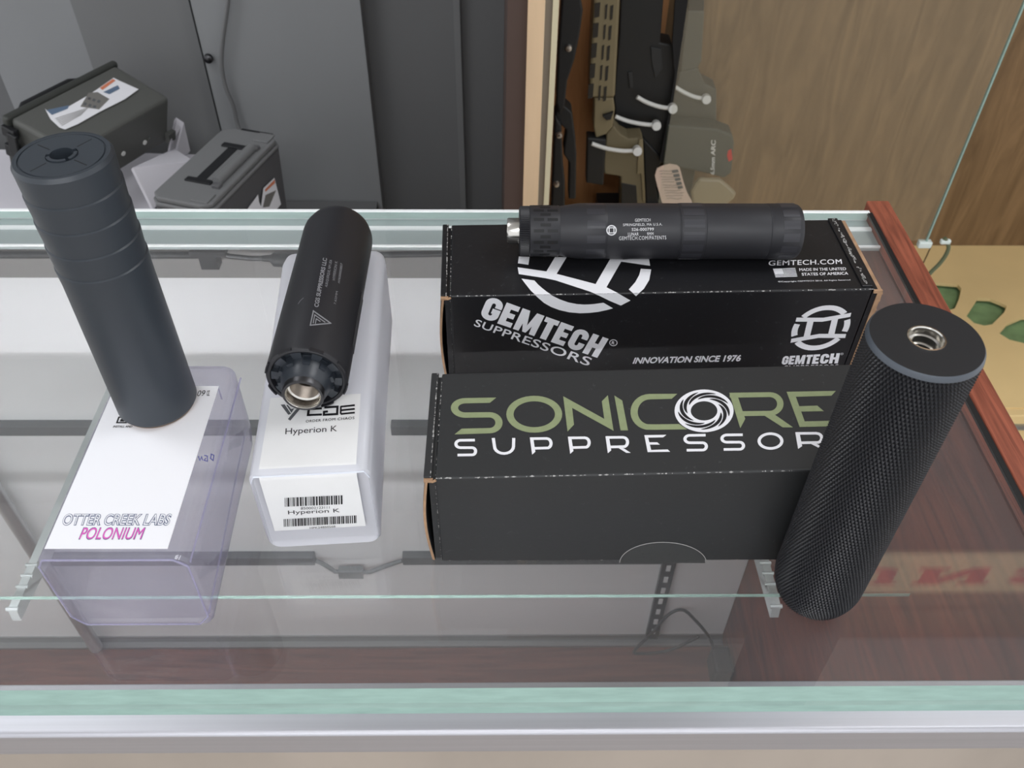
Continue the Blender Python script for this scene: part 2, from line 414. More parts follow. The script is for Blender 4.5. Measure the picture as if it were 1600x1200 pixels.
# ------------------------------------------------------------------ display counter
X0, X1 = -760, 291
cnt = thing('display_counter', 'long glass-topped display counter with aluminium frame and reddish wood end', 'display counter', (-200, 390, -965))
b = MB(); b.use(0).add([(X0, 193, 0), (X1, 193, 0), (X1, 587, 0), (X0, 587, 0)], [(0, 1, 2, 3)])
b.add([(X0, 187, -7), (X1, 187, -7), (X1, 587, -7), (X0, 587, -7)], [(0, 3, 2, 1)])
b.use(1).add([(X0, 193, 0), (X1, 193, 0), (X1, 186.5, -12), (X0, 186.5, -12)], [(0, 3, 2, 1)])
b.use(2).add([(X0, 587, 0), (X1, 587, 0), (X1, 587, -7), (X0, 587, -7)], [(0, 3, 2, 1)])
b.build('glass_top', [glass_top_m, edge_g, edge_g2], cnt)
# front rail
def ext_x(name, prof, m, par, x0=X0, x1=X1, bevel=0, **k):
    bb = MB().prism([(x0, y, z) for y, z in prof], (x1-x0, 0, 0)); return bb.build(name, m, par, bevel=bevel, **k)
ext_x('front_rail', [(187.5, -12), (178.5, -12), (176.6, -13.5), (176.6, -32), (200, -32), (200, -8), (189, -8)], alu, cnt, bevel=.7)
ext_x('back_rail', [(551, -8), (598, -8), (598, -66), (589, -66), (589, -11), (551, -11)], mat('pale_anodised_rail', (178, 190, 190), .5, .35), cnt)
for y, w_ in ((575, 2.6), (551.6, 1.1)): ext_x('rail_ridge', [(y-w_, -8.2), (y-w_*.7, -6.9), (y+w_*.7, -6.9), (y+w_, -8.2)], mat('polished_rail', (246, 250, 250), .35, .1), cnt)
ext_x('rail_ridge', [(585.2, .1), (585.8, .6), (588.4, .6), (588.4, -8), (587.2, -8), (587.2, .05)], MATS['polished_rail'], cnt)
ext_x('back_channel', [(585, -11), (598, -11), (598, -66), (587, -66), (587, -58), (585, -58)], mat('taupe_channel', (150, 148, 147), .45, .5), cnt)
# carcass
MB().box(X0, X1, 588, 600, -664, -60).build('back_panel', white_panel, cnt)
MB().box(X0, X1, 210, 600, -680, -662).build('deck', case_floor, cnt)
ext_x('back_track', [(576, -662), (590, -662), (590, -650), (586, -650), (584, -658), (576, -658)], alu_dk, cnt)
MB().box(X0, 311, 200, 600, -965, -680).build('plinth', mat('brown_laminate', (96, 70, 60), .5), cnt)
MB().box(X0, 311, 186, 200, -965, -32).build('front_panel', mat('beige_front', (168, 158, 148), .6, noise=((9, 9, 3), .14)), cnt)  # opaque panel put in place of the front glass
MB().box(X1+1, 311, 200.5, 600, -962, -14.1).build('side_panel', case_side, cnt)
MB().box(X1+2, 311, 168, 602, -14, 1.2).build('wood_trim', cherry, cnt, bevel=1.2)
MB().box(X1-1.5, X1+1.9, 188, 586, -2, .3).build('seal', bore, cnt)
# unseen fill light added to brighten the case, with a shield blocking it upward
MB().box(-740, 285, 200.2, 209, -40, -33).box(-740, 285, 206.5, 209, -57, -40).build('added_light_shield', alu_dk, cnt)
MB().box(-735, 120, 200.4, 204, -62, -44).build('added_case_light', mat('added_case_glow', (250, 250, 255), .5, emit=CASE_FILL), cnt)
# shelf standards on the back panel
def standard(x):
    bb = MB().use(0).box(x-8, x+8, 583, 588, -655, -70)
    bb.use(1)
    for z in range(-640, -90, 24): bb.box(x-2.5, x+2.5, 582.2, 583.2, z, z+11)
    bb.build('shelf_standard', [steel_dark, white_panel], cnt)
standard(197.5)
bb = MB().tube([(-520, 575, -655), (-520, 575, -60)], 8, 20).build('chrome_post', mat('satin_chrome', (190, 192, 194), .3, .75), cnt, smooth=True)
# the inner glass shelf and its brackets
sh = thing('glass_shelf', 'clear glass shelf inside the display counter, pale green front edge', 'shelf', (-120, 460, -153))
b = MB(); b.use(0).add([(-755, 336, -150), (289, 336, -150), (289, 582.5, -150), (-755, 582.5, -150)], [(0, 1, 2, 3)])
b.add([(-755, 336, -153), (289, 336, -153), (289, 582, -153), (-755, 582, -153)], [(0, 3, 2, 1)])
b.use(1).box(-755, 289, 335.5, 336, -153, -150).build('shelf_pane', [glass_shelf_m, edge_g], sh)
for x in (194, -341):
    bb = MB().prism([(x-2, 330, -157), (x-2, 582, -157), (x-2, 582, -190), (x-2, 560, -186), (x-2, 328, -168)], (6, 0, 0))
    bb.use(0)
    for k in range(5): bb.tube([(x-3.5, 331+k*9, -158), (x+5, 331+k*9, -158)], 1.6, 8)
    bb.build('shelf_bracket', mat('pale_metal_bracket', (190, 196, 196), .4, .5), sh)
# led strips and cords in the case
def strip(label, x0, x1, z, y=583, h=15):
    bb = MB().box(x0, x1, y-5, y+5, z-h/2, z+h/2); return tag(bb.build('light_strip', mat('dark_strip_plastic', (74, 78, 80), .45), bevel=.8), label, 'light strip')
strip('dark light strip low on the white back panel, left of the drooping cord', -520, -213, -468)
strip('dark light strip low on the white back panel, right of the drooping cord', -112, 187, -468)
strip('dark light strip halfway up the back panel, left of the milky plastic tub', -520, -136, -246, h=13)
strip('short dark light strip halfway up the back panel, between milky tub and black cartons', -106, 187, -246, h=13)
bb = MB().tube([(-210, 576, -462), (-200, 574, -468), (-190, 573, -480), (-168, 573, -482), (-150, 573, -481), (-130, 574, -470), (-112, 576, -463)], 2.6, 10)
bb.box(-186, -158, 569, 578, -489, -476)
tag(bb.build('cord', mat('grey_cord', (92, 96, 98), .5), smooth=True), 'short grey cord with a connector drooping between two light strips', 'cord')
# top cord
t = thing('cable_lamp', 'thin black lamp tube with clips running under the back rail of the counter', 'lamp tube', (-330, 578, -44))
MB().tube([(-700, 578, -36), (-236, 578, -36)], 3.0, 12).build('lamp_tube', blk_pl, t, smooth=True)
MB().box(-240, -226, 572, 582, -46, -30).box(-246, -218, 571, 583, -33, -28).build('clip', blk_pl, t)
MB().tube([(-228, 576, -32), (-215, 575, -35), (-200, 575, -37), (-188, 575, -37)], 2.2, 10).build('cord', steel_dark, t, smooth=True)
MB().tube([(-190, 575, -37), (-184, 575, -37), (-181, 575, -38), (-160, 575, -39), (-153, 575, -38), (-148, 575, -36), (-100, 576, -34), (-30, 578, -34), (290, 578, -34)], [2.5, 3, 6, 6.5, 5, 3.2, 2.6, 2.6, 2.6], 12).build('cord_plug', blk_pl, t, smooth=True)
# power supply and its cord
def bez(pts, n=8):
    out = []; P = [Vector(p) for p in pts]
    for i in range(len(P)-1):
        p0, p1, p2, p3 = P[max(i-1, 0)], P[i], P[i+1], P[min(i+2, len(P)-1)]
        for k in range(n):
            t_ = k/n; out.append(.5*((2*p1)+(-p0+p2)*t_+(2*p0-5*p1+4*p2-p3)*t_*t_+(-p0+3*p1-3*p2+p3)*t_**3))
    out.append(P[-1]); return out
t = thing('power_adapter', 'small black power adapter lying on the counter deck with looped cord', 'power adapter', (283, 540, -662))
MB().box(265, 289, 520, 556, -661.5, -622).build('body', blk_pl, t, bevel=4, seg=3)
MB().tube(bez([(270, 548, -628), (262, 560, -610), (240, 566, -578), (222, 568, -558), (205, 566, -566), (190, 562, -600), (172, 560, -640), (178, 560, -650), (215, 562, -646), (250, 564, -615)]), 2.0, 8).build('cord', cable_m, t, smooth=True)

# ------------------------------------------------------------------ clear plastic package with label, left
PKZ = 56.8
pkg = thing('plastic_package', 'clear lavender-tinted plastic package lying on the counter under the ribbed black tube', 'plastic package', (-174, 290, 0))
def rrect(x0, x1, z0, z1, r, n=5):
    out = []
    for cx, cz, a in ((x1-r, z1-r, 0), (x0+r, z1-r, 90), (x0+r, z0+r, 180), (x1-r, z0+r, 270)):
        out += [(cx+r*math.cos(R(a+90*i/n)), cz+r*math.sin(R(a+90*i/n))) for i in range(n+1)]
    return out
def loft(secs, cap=True):
    """secs: list of (y, [(x,z)...])"""
    bb = MB(); n = len(secs[0][1]); vs = []
    for y, pr in secs: vs += [(x, y, z) for x, z in pr]
    fs = [(i*n+k, i*n+(k+1) % n, (i+1)*n+(k+1) % n, (i+1)*n+k) for i in range(len(secs)-1) for k in range(n)]
    if cap: fs += [tuple(range(n)), tuple(range(len(secs)*n-1, (len(secs)-1)*n-1, -1))]
    return bb.add(vs, fs)
secs = [(228.5, rrect(-204, -143, 3, PKZ-4, 5)), (226.8, rrect(-207, -140.5, .4, PKZ-1, 6)), (228.5, rrect(-208, -139.5, .4, PKZ, 6)), (300, rrect(-208.5, -142, .4, PKZ, 6)), (340, rrect(-208.5, -143, .4, PKZ, 6)), (352, rrect(-206, -146, .4, PKZ-1, 6)), (355, rrect(-202, -150, 4, PKZ-6, 6))]
shell = loft(secs).build('package_shell', clear_m, pkg, smooth=True, auto=28)
# moulded ridge lines and the hang notch of the blister
bb = MB()
bb.tube([(-207, 226.6, PKZ-6), (-204, 226.2, PKZ-.8), (-146, 226.2, PKZ-.8), (-141, 226.6, PKZ-6)], .55, 6)
bb.tube([(-207.5, 226.4, PKZ-6), (-207.3, 226.4, 8), (-202, 226.2, 1), (-147, 226.2, 1), (-141.5, 226.4, 8), (-140.5, 226.4, PKZ-6)], .45, 6)
bb.tube([(-141.5, 228, 8), (-146, 300, 7), (-149, 352, 6)], .5, 6)
bb.tube([(-141, 230, PKZ-8), (-142.2, 300, PKZ-8), (-143, 350, PKZ-8)], .5, 6)
bb.tube([(-178, 352, 30), (-178, 352, 40), (-158, 352, 40), (-158, 352, 30)], .5, 6)
bb.build('moulded_ridge', thin_glass('ridge_plastic', (.8, .79, .9), haze=.25, haze_rgb=(215, 212, 235)), pkg, smooth=True)
topA = lambda l: (lambda px, py: on_plane(px, py, (0, 0, PKZ), (0, 0, 1), l))
# printed card on top
P = [topA(.1)(*p) for p in ((70, 858), (262, 858), (342, 604))]
P.append(P[0]+(P[2]-P[1]))
lb = MB().prism([p for p in P], (0, 0, .35)); card = lb.build('label_card', paper, pkg)
pr = Print(topA(.55)); z7 = Zm(40, 590, 4.4444)
pr.use(1).text('OTTER CREEK LABS', z7([(268, 950), (1020, 950), (1003, 1033), (255, 1033)]), bold=.045, shear=.18)
pr.use(2).text('POLONIUM', z7([(395, 1045), (836, 1045), (815, 1130), (370, 1130)]), bold=.022, shear=.18)
pr.use(0).text('09', z7([(1197, 95), (1252, 93), (1247, 132), (1192, 134)]), shear=.2)
pr.text('OZ', z7([(1262, 95), (1281, 94), (1278, 132), (1258, 133)]), bold=.02)
pr.text('INSTALL AND', z7([(612, 337), (745, 337), (741, 352), (607, 352)]), bold=.02, shear=.2)
pr.stroke(z7([(650, 280), (705, 280), (700, 318), (636, 318)]), 2.4, 2.0, closed=True)
pr.poly(z7([(664, 292), (690, 292), (686, 310), (656, 310)]))
pr.build('card_print', [ink_black, ink_outline, ink_outline], card)
pr = Print(topA(.62))
pr.use(0).text('OTTER CREEK LABS', z7([(271, 954), (1017, 954), (1001, 1029), (259, 1029)]), bold=-.008, shear=.18)
pr.use(1).text('POLONIUM', z7([(398, 1049), (833, 1049), (813, 1126), (374, 1126)]), bold=.0, shear=.18)
pr.build('card_lettering', [paper, ink_pink], card)
sd = Print(lambda px, py: at_z(px, py, 8))
for pts in ([(1200, 545), (1210, 575), (1222, 548), (1230, 575)], [(1240, 540), (1262, 545), (1262, 580), (1240, 575), (1252, 558)], [(1285, 530), (1308, 540), (1302, 575), (1284, 560), (1290, 535)]):
    sd.stroke(z7(pts), 1.6)
sd.build('marker_note', ink_blue, pkg)

# ------------------------------------------------------------------ ribbed black tube standing on the package
px_, py_, pr_ = -178.0, 322.2, 19.93
TA = Matrix.Translation((px_, py_, PKZ+.45))
tub = thing('suppressor', 'ribbed matte black suppressor standing upright on the printed white card', 'suppressor', (px_, py_, PKZ+.45))
H = 145.3
prof = [(0, .6), (15.5, .6), (16.5, .6), (18.6, 1.6), (pr_, 3.6)]
z = 3.6
for g in (95.3, 107.0, 119.6, 132.0):
    prof += [(pr_-.35, g-8.5), (pr_-.1, g-4), (pr_, g-.75), (pr_-.75, g-.15), (pr_-.75, g+.15), (pr_-.45, g+.3)]
prof += [(pr_, 143.6), (pr_-1.1, H), (pr_-1.6, H)]
MB().lathe(prof, TA, 160).build('tube_body', black_anod, tub, smooth=True, auto=24)
MB().lathe([(0, 0), (16.6, 0), (18.0, .5), (18.9, 1.7), (18.5, 1.9), (0, 1.9)], TA, 96).build('base_ring', brass, tub, smooth=True)
prof = [(pr_-1.6, H-.05), (17.2, H-.05), (17.0, H-.6), (16.6, H-.6), (16.4, H-.05), (6.4, H-.05), (6.2, H-1), (6.0, H-1)]
b = MB().lathe(prof, TA, 96); b.build('end_cap', black_anod, tub, smooth=True, )
b = MB()
def ring_seg(mb, r0, r1, a0, a1, z0, z1, T, n=10):
    out = []
    for zz in (z0, z1):
        for rr in (r0, r1): out += [T @ Vector((rr*math.cos(R(a0+(a1-a0)*i/n)), rr*math.sin(R(a0+(a1-a0)*i/n)), zz)) for i in range(n+1)]
    m_ = n+1; fs = []
    for i in range(n):
        fs += [(i, i+1, m_+i+1, m_+i), (2*m_+i, 3*m_+i, 3*m_+i+1, 2*m_+i+1), (i, 2*m_+i, 2*m_+i+1, i+1), (m_+i, m_+i+1, 3*m_+i+1, 3*m_+i)]
    fs += [(0, m_, 3*m_, 2*m_), (n, 2*m_+n, 3*m_+n, m_+n)]
    mb.add(out, fs)
for a0, a1 in ((-40, 22), (45, 185), (205, 305)): ring_seg(b, 4.7, 6.1, a0, a1, H-2.5, H+.5, TA)
b.lathe([(4.7, H-2.5), (4.7, H-12), (0, H-12)], TA, 48)
b.build('bore_ring', black_anod, tub, smooth=True)
MB().lathe([(0, H-11.5), (4.5, H-11.5)], TA, 32).build('bore', bore, tub)
b = MB()
for a in (70, 160, 250, 340):
    Ta = TA @ Matrix.Rotation(R(a-12), 4, 'Z'); b.box(7.5, 15, -.25, .25, H-.06, H-.02, Ta)
b.build('face_slot', bore, tub)

# ------------------------------------------------------------------ milky tub and its sticker
TH = 60.0; tdeg = 3.75
TT = rframe((-121.7, 271.6, 0), tdeg)
tb = thing('plastic_tub', 'milky white plastic tub upside down with barcode sticker, under the black tube', 'plastic tub', (-95, 360, 0))
def tubprof(sx, top, r=5): return rrect(-sx, 59+sx, .2, top, r)
secs = [(1.5, [(x*.94+1.8, max(z, 3)) for x, z in tubprof(0, TH-2.5, 6)]), (0, tubprof(-1.2, TH-1, 6)), (1.2, tubprof(0, TH, 6)), (90, tubprof(.6, TH, 6)), (172, tubprof(2.5, TH, 7)), (179, tubprof(1.5, TH-1, 7)), (182, tubprof(-2, TH-4, 7))]
b = loft(secs); b.v = [TT @ p for p in b.v]; b.build('tub_shell', milky_m, tb, smooth=True, auto=50)
# rim flange on the far lower side and inner lid seam
bb = MB()
seam = [TT @ Vector(p) for p in ((1, -.2, TH-6), (3, -.5, TH-1.2), (56, -.5, TH-1.2), (58, -.2, TH-6))]
bb.tube(seam, .5, 6); bb.build('moulded_edge', mat('milky_edge', (226, 230, 240), .35), tb, smooth=True)
nF = TT.to_3x3() @ Vector((0, -1, 0)); pF = TT @ Vector((0, 0, 0))
topT = lambda l: (lambda px, py: on_plane(px, py, (0, 0, TH), (0, 0, 1), l))
frT = lambda l: (lambda px, py: on_plane(px, py, pF, nF, l))
TI = TT.inverted()
pts_top = [TI @ topT(0)(*p) for p in ((428, 622), (561.5, 619), (556, 735), (400, 741))]
pts_fr = [TI @ frT(0)(*p) for p in ((426, 829), (569, 821))]
xl, xr = (pts_top[3].x+1), pts_top[2].x; y_end = max(pts_top[0].y, pts_top[1].y); z_end = min(pts_fr[0].z, pts_fr[1].z)
pro = [(y_end, TH+.25), (5, TH+.25)]+[(5-5.3*math.sin(R(a)), TH-5+5.3*math.cos(R(a))) for a in (15, 30, 45, 60, 75)]+[(-.35, TH-5), (-.35, z_end)]
vs = []; n = len(pro)
for x in (xl, xr): vs += [TT @ Vector((x, y, zz)) for y, zz in pro]
bb = MB().add(vs, [(i, i+1, n+i+1, n+i) for i in range(n-1)]); st = bb.build('sticker', paper2, tb, smooth=True, auto=60)
z6 = Zm(340, 600, 3.0); z8 = Zm(380, 540, 8.0)
pr = Print(topT(.42))
pr.use(0).text('Hyperion K', z8([(532, 1042), (1178, 1005), (1172, 1100), (526, 1140)]))
pr.text('ORDER FROM CHAOS', z8([(786, 938), (1392, 893), (1390, 925), (784, 968)]), bold=.02, spacing=1.15)
pr.use(0)
pr.stroke(z8([(985, 792), (822, 800), (812, 875), (985, 868)]), 30/8, 26/8)
pr.stroke(z8([(1015, 780), (1180, 770), (1175, 862), (1010, 872), (1012, 835), (1060, 830)]), 28/8, 26/8)
for dy in (0, 46, 92): pr.stroke(z8([(1220, 770+dy), (1396, 752+dy)]), 3, 22/8)
pr.stroke(z8([(1222, 765), (1220, 860)]), 20/8, 3)
pr.use(1)
pr.poly(z8([(470, 745), (520, 742), (600, 860), (565, 872)])); pr.poly(z8([(560, 925), (605, 870), (665, 800), (715, 797), (590, 945)]))
pr.poly(z8([(560, 748), (600, 800), (640, 790), (605, 848), (540, 750)]))
pr.build('sticker_print', [ink_black, ink_grey], st)
pr = Print(frT(.5)); rnd = random.Random(3)
def barcode(x0, x1, yT0, yT1, h, step):
    x = x0
    while x < x1:
        w = rnd.choice((1, 1, 2, 3))*step; f = (x-x0)/(x1-x0); f2 = (min(x+w, x1)-x0)/(x1-x0); y = yT0+(yT1-yT0)*f; y2 = yT0+(yT1-yT0)*f2
        pr.poly(z6([(x, y), (min(x+w, x1), y2), (min(x+w, x1)+1, y2+h), (x+1, y+h)])); x += w+rnd.choice((1, 1, 2))*step
barcode(315, 585, 530, 518, 42, 2.7)
barcode(310, 655, 630, 612, 36, 2.4)
pr.text('850002123111', z6([(390, 574), (525, 569), (525, 580), (390, 586)]))
pr.text('Hyperion K', z6([(330, 590), (572, 580), (574, 603), (332, 613)]))
pr.text('HPK24850568', z6([(432, 667), (552, 660), (553, 669), (433, 676)]))
pr.build('sticker_print', [ink_black], st)

# ------------------------------------------------------------------ black tube lying on the milky tub
hx, hy, hz, hr, hL = -96.7, 316.4, TH+20.55, 20.5, 133.5
TB = Matrix.Translation((hx, hy, hz)) @ Matrix.Rotation(R(-90), 4, 'X')     # local z -> +y
hyp = thing('suppressor', 'satin black suppressor lying on the milky tub, steel thread mount facing front', 'suppressor', (hx, hy+60, TH))
MB().lathe([(17.0, 3.0), (18.0, 0.2), (18.8, 0), (20.1, .8), (hr, 2), (hr, 119), (20.2, 122), (18.6, 126.8), (15.8, 131), (12, hL), (0, hL)], TB, 128).build('tube_body', black_anod2, hyp, smooth=True)
b = MB().lathe([(17.2, 3.2), (12.4, 3.4), (14.6, 2.6), (12.6, -2.0), (11.6, -6.5), (10.5, -8.5)], TB, 96)
for k in range(10):
    Tk = TB @ Matrix.Rotation(R(36*k+8), 4, 'Z')
    ring_seg(b, 13.0, 17.6, -9, 9, .6, 3.4, Tk, 4)
    ring_seg(b, 11.0, 14.2, 12, 27, -2.4, 2.6, Tk, 3)
b.build('end_cap', mat('dark_cap', (42, 47, 54), .38, 0, .6), hyp, smooth=True)
b = MB()
for k in range(8):                                # relief scallops round the front edge
    Tk = TB @ Matrix.Rotation(R(45*k+22), 4, 'Z'); ring_seg(b, hr-.6, hr+.12, -10, 10, -.1, 1.6, Tk, 5)
b.build('edge_lug', black_anod2, hyp, smooth=True)
b = MB().use(0).lathe([(11.2, -1.4), (10.6, -6), (10.4, -11.2), (9.9, -11.9)], TB, 96)
b.lathe([(9.9, -11.9), (8.8, -11.9)], TB, 96)
b.use(1).lathe([(8.8, -11.9), (8.4, -11.2), (8.3, -6.5), (7.4, -6.0)], TB, 96)
b.use(2)
prof = []
for k in range(9): prof += [(7.4, -6+k*1.0), (6.9, -5.5+k*1.0)]
b.lathe(prof+[(6.9, 4), (0, 4)], TB, 64)
b.build('thread_mount', [steel_dark, steel, mat('threaded_steel', (120, 112, 104), .35, 1.0)], hyp, smooth=True, auto=50)
b = MB()
for a in (-128, -52):                             # long milled flats at both flanks
    Tk = TB @ Matrix.Rotation(R(a), 4, 'Z')
for s_ in (-1, 1):
    b.box(s_*20.28, s_*20.62, -3.2, 3.2, 22, 66, TB)
build_each(b, 'milled_flat', mat('flat_black', (26, 26, 29), .5), hyp)
hsurf = lambda px, py: on_cyl(px, py, (hx, hy, hz), (0, 1, 0), hr, .06)
zc = Zm(340, 270, 2.926); pr = Print(hsurf); pr.fine = 2.0
def up_text(p, s, tl, tr, br, bl, k=0, **kw): p.use(k).text(s, zc([tl, tr, br, bl]), **kw)
up_text(pr, 'CGS SUPPRESSORS LLC', (441, 612), (482, 388), (501, 392), (461, 616), bold=.03)
up_text(pr, 'ALBUQUERQUE, NM USA', (490, 520), (512, 396), (526, 400), (503, 524), bold=.01)
up_text(pr, 'HYPERION K', (524, 490), (537, 402), (549, 406), (536, 492), bold=0)
up_text(pr, 'H7620002857', (549, 500), (562, 412), (572, 416), (558, 506), bold=.01)
up_text(pr, '7.62MM', (531, 600), (541, 541), (550, 543), (540, 603))
tri = zc([(424, 697), (438, 632), (517, 688)]); pr.use(0).stroke(tri, 1.9, closed=True)
pr.stroke(zc([(437, 688), (444, 650), (492, 684)]), 1.5); pr.stroke(zc([(447, 690), (451, 668), (470, 680)]), 1.5)
pr.build('engraving', [mat('mid_laser_engraving', (128, 128, 132), .6)], hyp)
pr = Print(hsurf); pr.fine = 2.0; pr.stroke(zc([(368, 600), (378, 585), (393, 572)]), .5); pr.build('scratch', engrave2, hyp)

# ------------------------------------------------------------------ cartons
def carton(name, label, P0, deg, w, d, h, m, seed, dh=0):
    T = rframe(P0, deg); t = thing(name, label, 'carton', T @ Vector((w/2, d/2, 0)))
    rn = random.Random(seed)
    bb = MB().box(0, w, 0, d, 0, h); bb.v = [T @ Vector((p.x, p.y, p.z+(dh*p.x/w if p.z > 1 else 0))) for p in bb.v]; bb.build('carton_body', m, t, bevel=1.1, seg=3)
    # tucked side lid at the left: a bowed flap standing off the body with raw edges
    fl = MB(); n = 10; vs = []
    for i in range(n+1):
        f = i/n; bow = 3.4+2.6*math.sin(PI*f)
        zz = h*f
        for off in (0, 1.5): vs += [T @ Vector((-bow-off+.2, 1.0, zz+.3)), T @ Vector((-bow-off+.2, d-1, zz+.3))]
    fs = []
    for i in range(n):
        a = i*4; c = a+4
        fs += [(a, a+1, c+1, c), (a+2, c+2, c+3, a+3), (a, c, c+2, a+2), (a+1, a+3, c+3, c+1)]
    fs += [(0, 2, 3, 1), (n*4, n*4+1, n*4+3, n*4+2)]
    fl.add(vs, fs); fl.build('side_flap', m, t, smooth=True)
    MB().box(-3.2, -.1, 2.0, d-2, .5, h-1.2, T).build('tuck_flap', m, t)
    tp = MB(); tp.box(-5.4, -1.5, .6, d, h-.9, h+.4, T); tp.build('lid_fold', m, t, bevel=.6)
    kb = MB(); kb.box(-5.3, -1.0, -.5, .8, h-2.5, h-.6, T)
    vs = []
    for i in range(n+1):
        f = i/n; bow = 3.4+2.6*math.sin(PI*f)
        vs += [T @ Vector((-bow-1.3, .85, (h-2)*f+.3)), T @ Vector((-bow+.0, .85, (h-2)*f+.3))]
    kb.add(vs, [(2*i, 2*i+1, 2*i+3, 2*i+2) for i in range(n)])
    kb.tube([T @ Vector(p) for p in ((-4.8, -.2, h-1.2), (-3, -.8, h-.6), (-1.2, -.6, h-1.6), (.4, -.4, h-.8))], .7, 6)
    kb.build('raw_edge', kraft, t)
    # worn white scuffs along the folds
    sf = MB()
    def scf(a, c, nrm, cnt_, mx):
        a = Vector(a); c = Vector(c); d_ = (c-a)
        for _ in range(cnt_):
            f = rn.random()**1.0; ln = rn.uniform(.6, mx)*rn.random()**.6; wd = rn.uniform(.25, .75)
            p = a+d_*f; u = d_.normalized(); q = Vector(nrm)*wd
            sf.add([T @ (p-u*ln/2), T @ (p+q*rn.uniform(.3, 1)), T @ (p+u*ln/2), T @ (p-q*rn.uniform(.2, .8))], [(0, 1, 2, 3)])
    scf((0, .16, h-.12), (w, .16, h-.12+dh), (0, .62, .62), int(w*.42), 3.2)
    scf((.2, 0, h+.02), (.2, d, h+.02), (.7, 0, .05), 34, 2.2)
    scf((-2.2, 0, h+.45), (-2.2, d, h+.45), (.9, 0, .05), 60, 3.6)
    scf((-.05, -.05, 2), (-.05, -.05, h-2), (.6, -.4, 0), 26, 2.4)
    scf((2, -.05, 1), (w, -.05, 1), (0, -.1, .6), 40, 2.4)
    sf.build('edge_wear', scuff, t)['kind'] = 'stuff'
    return T, t
GX, GY, GZ, GA = -28.5, 392.6, 72.0, 1.62
TG, gem = carton('product_carton', 'glossy black carton with white lettering, standing behind the charcoal carton', (GX, GY, .1), GA, 244.5, 71, GZ, carton_black, 11)
SX, SY, SZ, SA, SDH = -30.5, 262.7, 68.0, 0.0, 7.0
TS, son = carton('product_carton', 'charcoal carton with green and white lettering, in front of the glossy black carton', (SX, SY, .1), SA, 222, 71, SZ, carton_char, 5, SDH)
gTop = lambda l: (lambda px, py: on_plane(px, py, (0, 0, GZ+.1), (0, 0, 1), l))
nG = TG.to_3x3() @ Vector((0, -1, 0)); gFr = lambda l: (lambda px, py: on_plane(px, py, TG @ Vector((0, 0, 0)), nG, l))
sTop = lambda l: (lambda px, py: on_plane(px, py, (SX, 0, SZ+.1), (-SDH/222, 0, 1), l))
nS = TS.to_3x3() @ Vector((0, -1, 0)); sFr = lambda l: (lambda px, py: on_plane(px, py, TS @ Vector((0, 0, 0)), nS, l))
# right end of the black carton: lid lip, raw edge, scuffed fold
b = MB().box(244.7, 247.6, 0, 71, 0, GZ-.6, TG); b.build('side_flap', carton_black, gem)
b = MB().box(247.6, 250.2, -.6, 71, 0, GZ-1.2, TG); b.box(245, 250, -1.0, .4, GZ-2.4, GZ-.4, TG)
for k in range(40): b.box(250.0, 250.2+random.uniform(.1, .9), -.6, .6, k*1.75, k*1.75+1.2, TG)
b.build('raw_edge', kraft, gem)
b = MB(); b.box(238.5, 244.6, 2, 71, GZ+.1, GZ+1.0, TG); b.build('lid_fold', carton_black, gem, bevel=.4)
sf = MB(); rn = random.Random(2)
for k in range(90):
    y = rn.uniform(4, 70); x = 241.8+rn.uniform(-.9, .9); a = rn.uniform(.5, 1.6); l = rn.uniform(.8, 2.6)
    sf.add([TG @ Vector(p) for p in ((x-a/2, y, GZ+1.08), (x, y-l/2, GZ+1.08), (x+a/2, y+.3, GZ+1.08), (x-.1, y+l/2, GZ+1.08))], [(0, 1, 2, 3)])
sf.build('edge_wear', scuff, gem)['kind'] = 'stuff'

# --- logo of the black carton
def clip(poly, keep):
    out = []
    for i in range(len(poly)):
        a, c = poly[i], poly[(i+1) % len(poly)]; fa, fc = keep(a), keep(c)
        if fa >= 0: out.append(a)
        if fa*fc < 0: t_ = fa/(fa-fc); out.append((a[0]+(c[0]-a[0])*t_, a[1]+(c[1]-a[1])*t_))
    return out
def projpx(P):
    d = Vector(P)-EYE; w = d.dot(FW); return (800+CAM_F*d.dot(RT)/w, 600-CAM_F*d.dot(UP)/w)
e0 = projpx(TG @ Vector((0, 0, GZ))); e1 = projpx(TG @ Vector((244, 0, GZ)))
edge = lambda p: e0[1]+(e1[1]-e0[1])*(p[0]-e0[0])/(e1[0]-e0[0])-p[1]      # >0 above the fold
z4 = Zm(700, 400, 5.3333); z77 = Zm(660, 280, 4.0); z88 = Zm(1000, 280, 4.0)
pt = Print(gTop(.12)); pf = Print(gFr(.12)); pf2 = pf
def both(poly):
    a = clip(poly, edge); c = clip(poly, lambda p: -edge(p))
    if len(a) > 2: pt.poly(a)
    if len(c) > 2: pf.poly(c)
def both_strip(L, Q):
    for i in range(len(L)-1): both([L[i], L[i+1], Q[i+1], Q[i]])
both(z4([(590, 5), (680, 8), (670, 75), (583, 62)]))
both_strip(z4([(580, 95), (820, 130), (905, 150), (1230, 235), (1320, 262), (1420, 312), (1520, 370)]), z4([(590, 152), (810, 186), (895, 204), (1180, 297), (1260, 330), (1345, 372), (1440, 412)]))
both(z4([(892, 10), (990, 10), (905, 150), (820, 130)])); both(z4([(1360, 10), (1465, 10), (1320, 262), (1230, 235)]))
both_strip(z4([(612, 190), (650, 240), (690, 290), (745, 342), (800, 390), (860, 424), (930, 450), (1010, 468), (1100, 476), (1180, 473), (1250, 465), (1320, 450), (1375, 435)]),
           z4([(720, 205), (748, 236), (780, 265), (822, 298), (870, 330), (930, 360), (1000, 385), (1070, 399), (1130, 404), (1170, 403), (1210, 400), (1255, 394), (1295, 388)]))
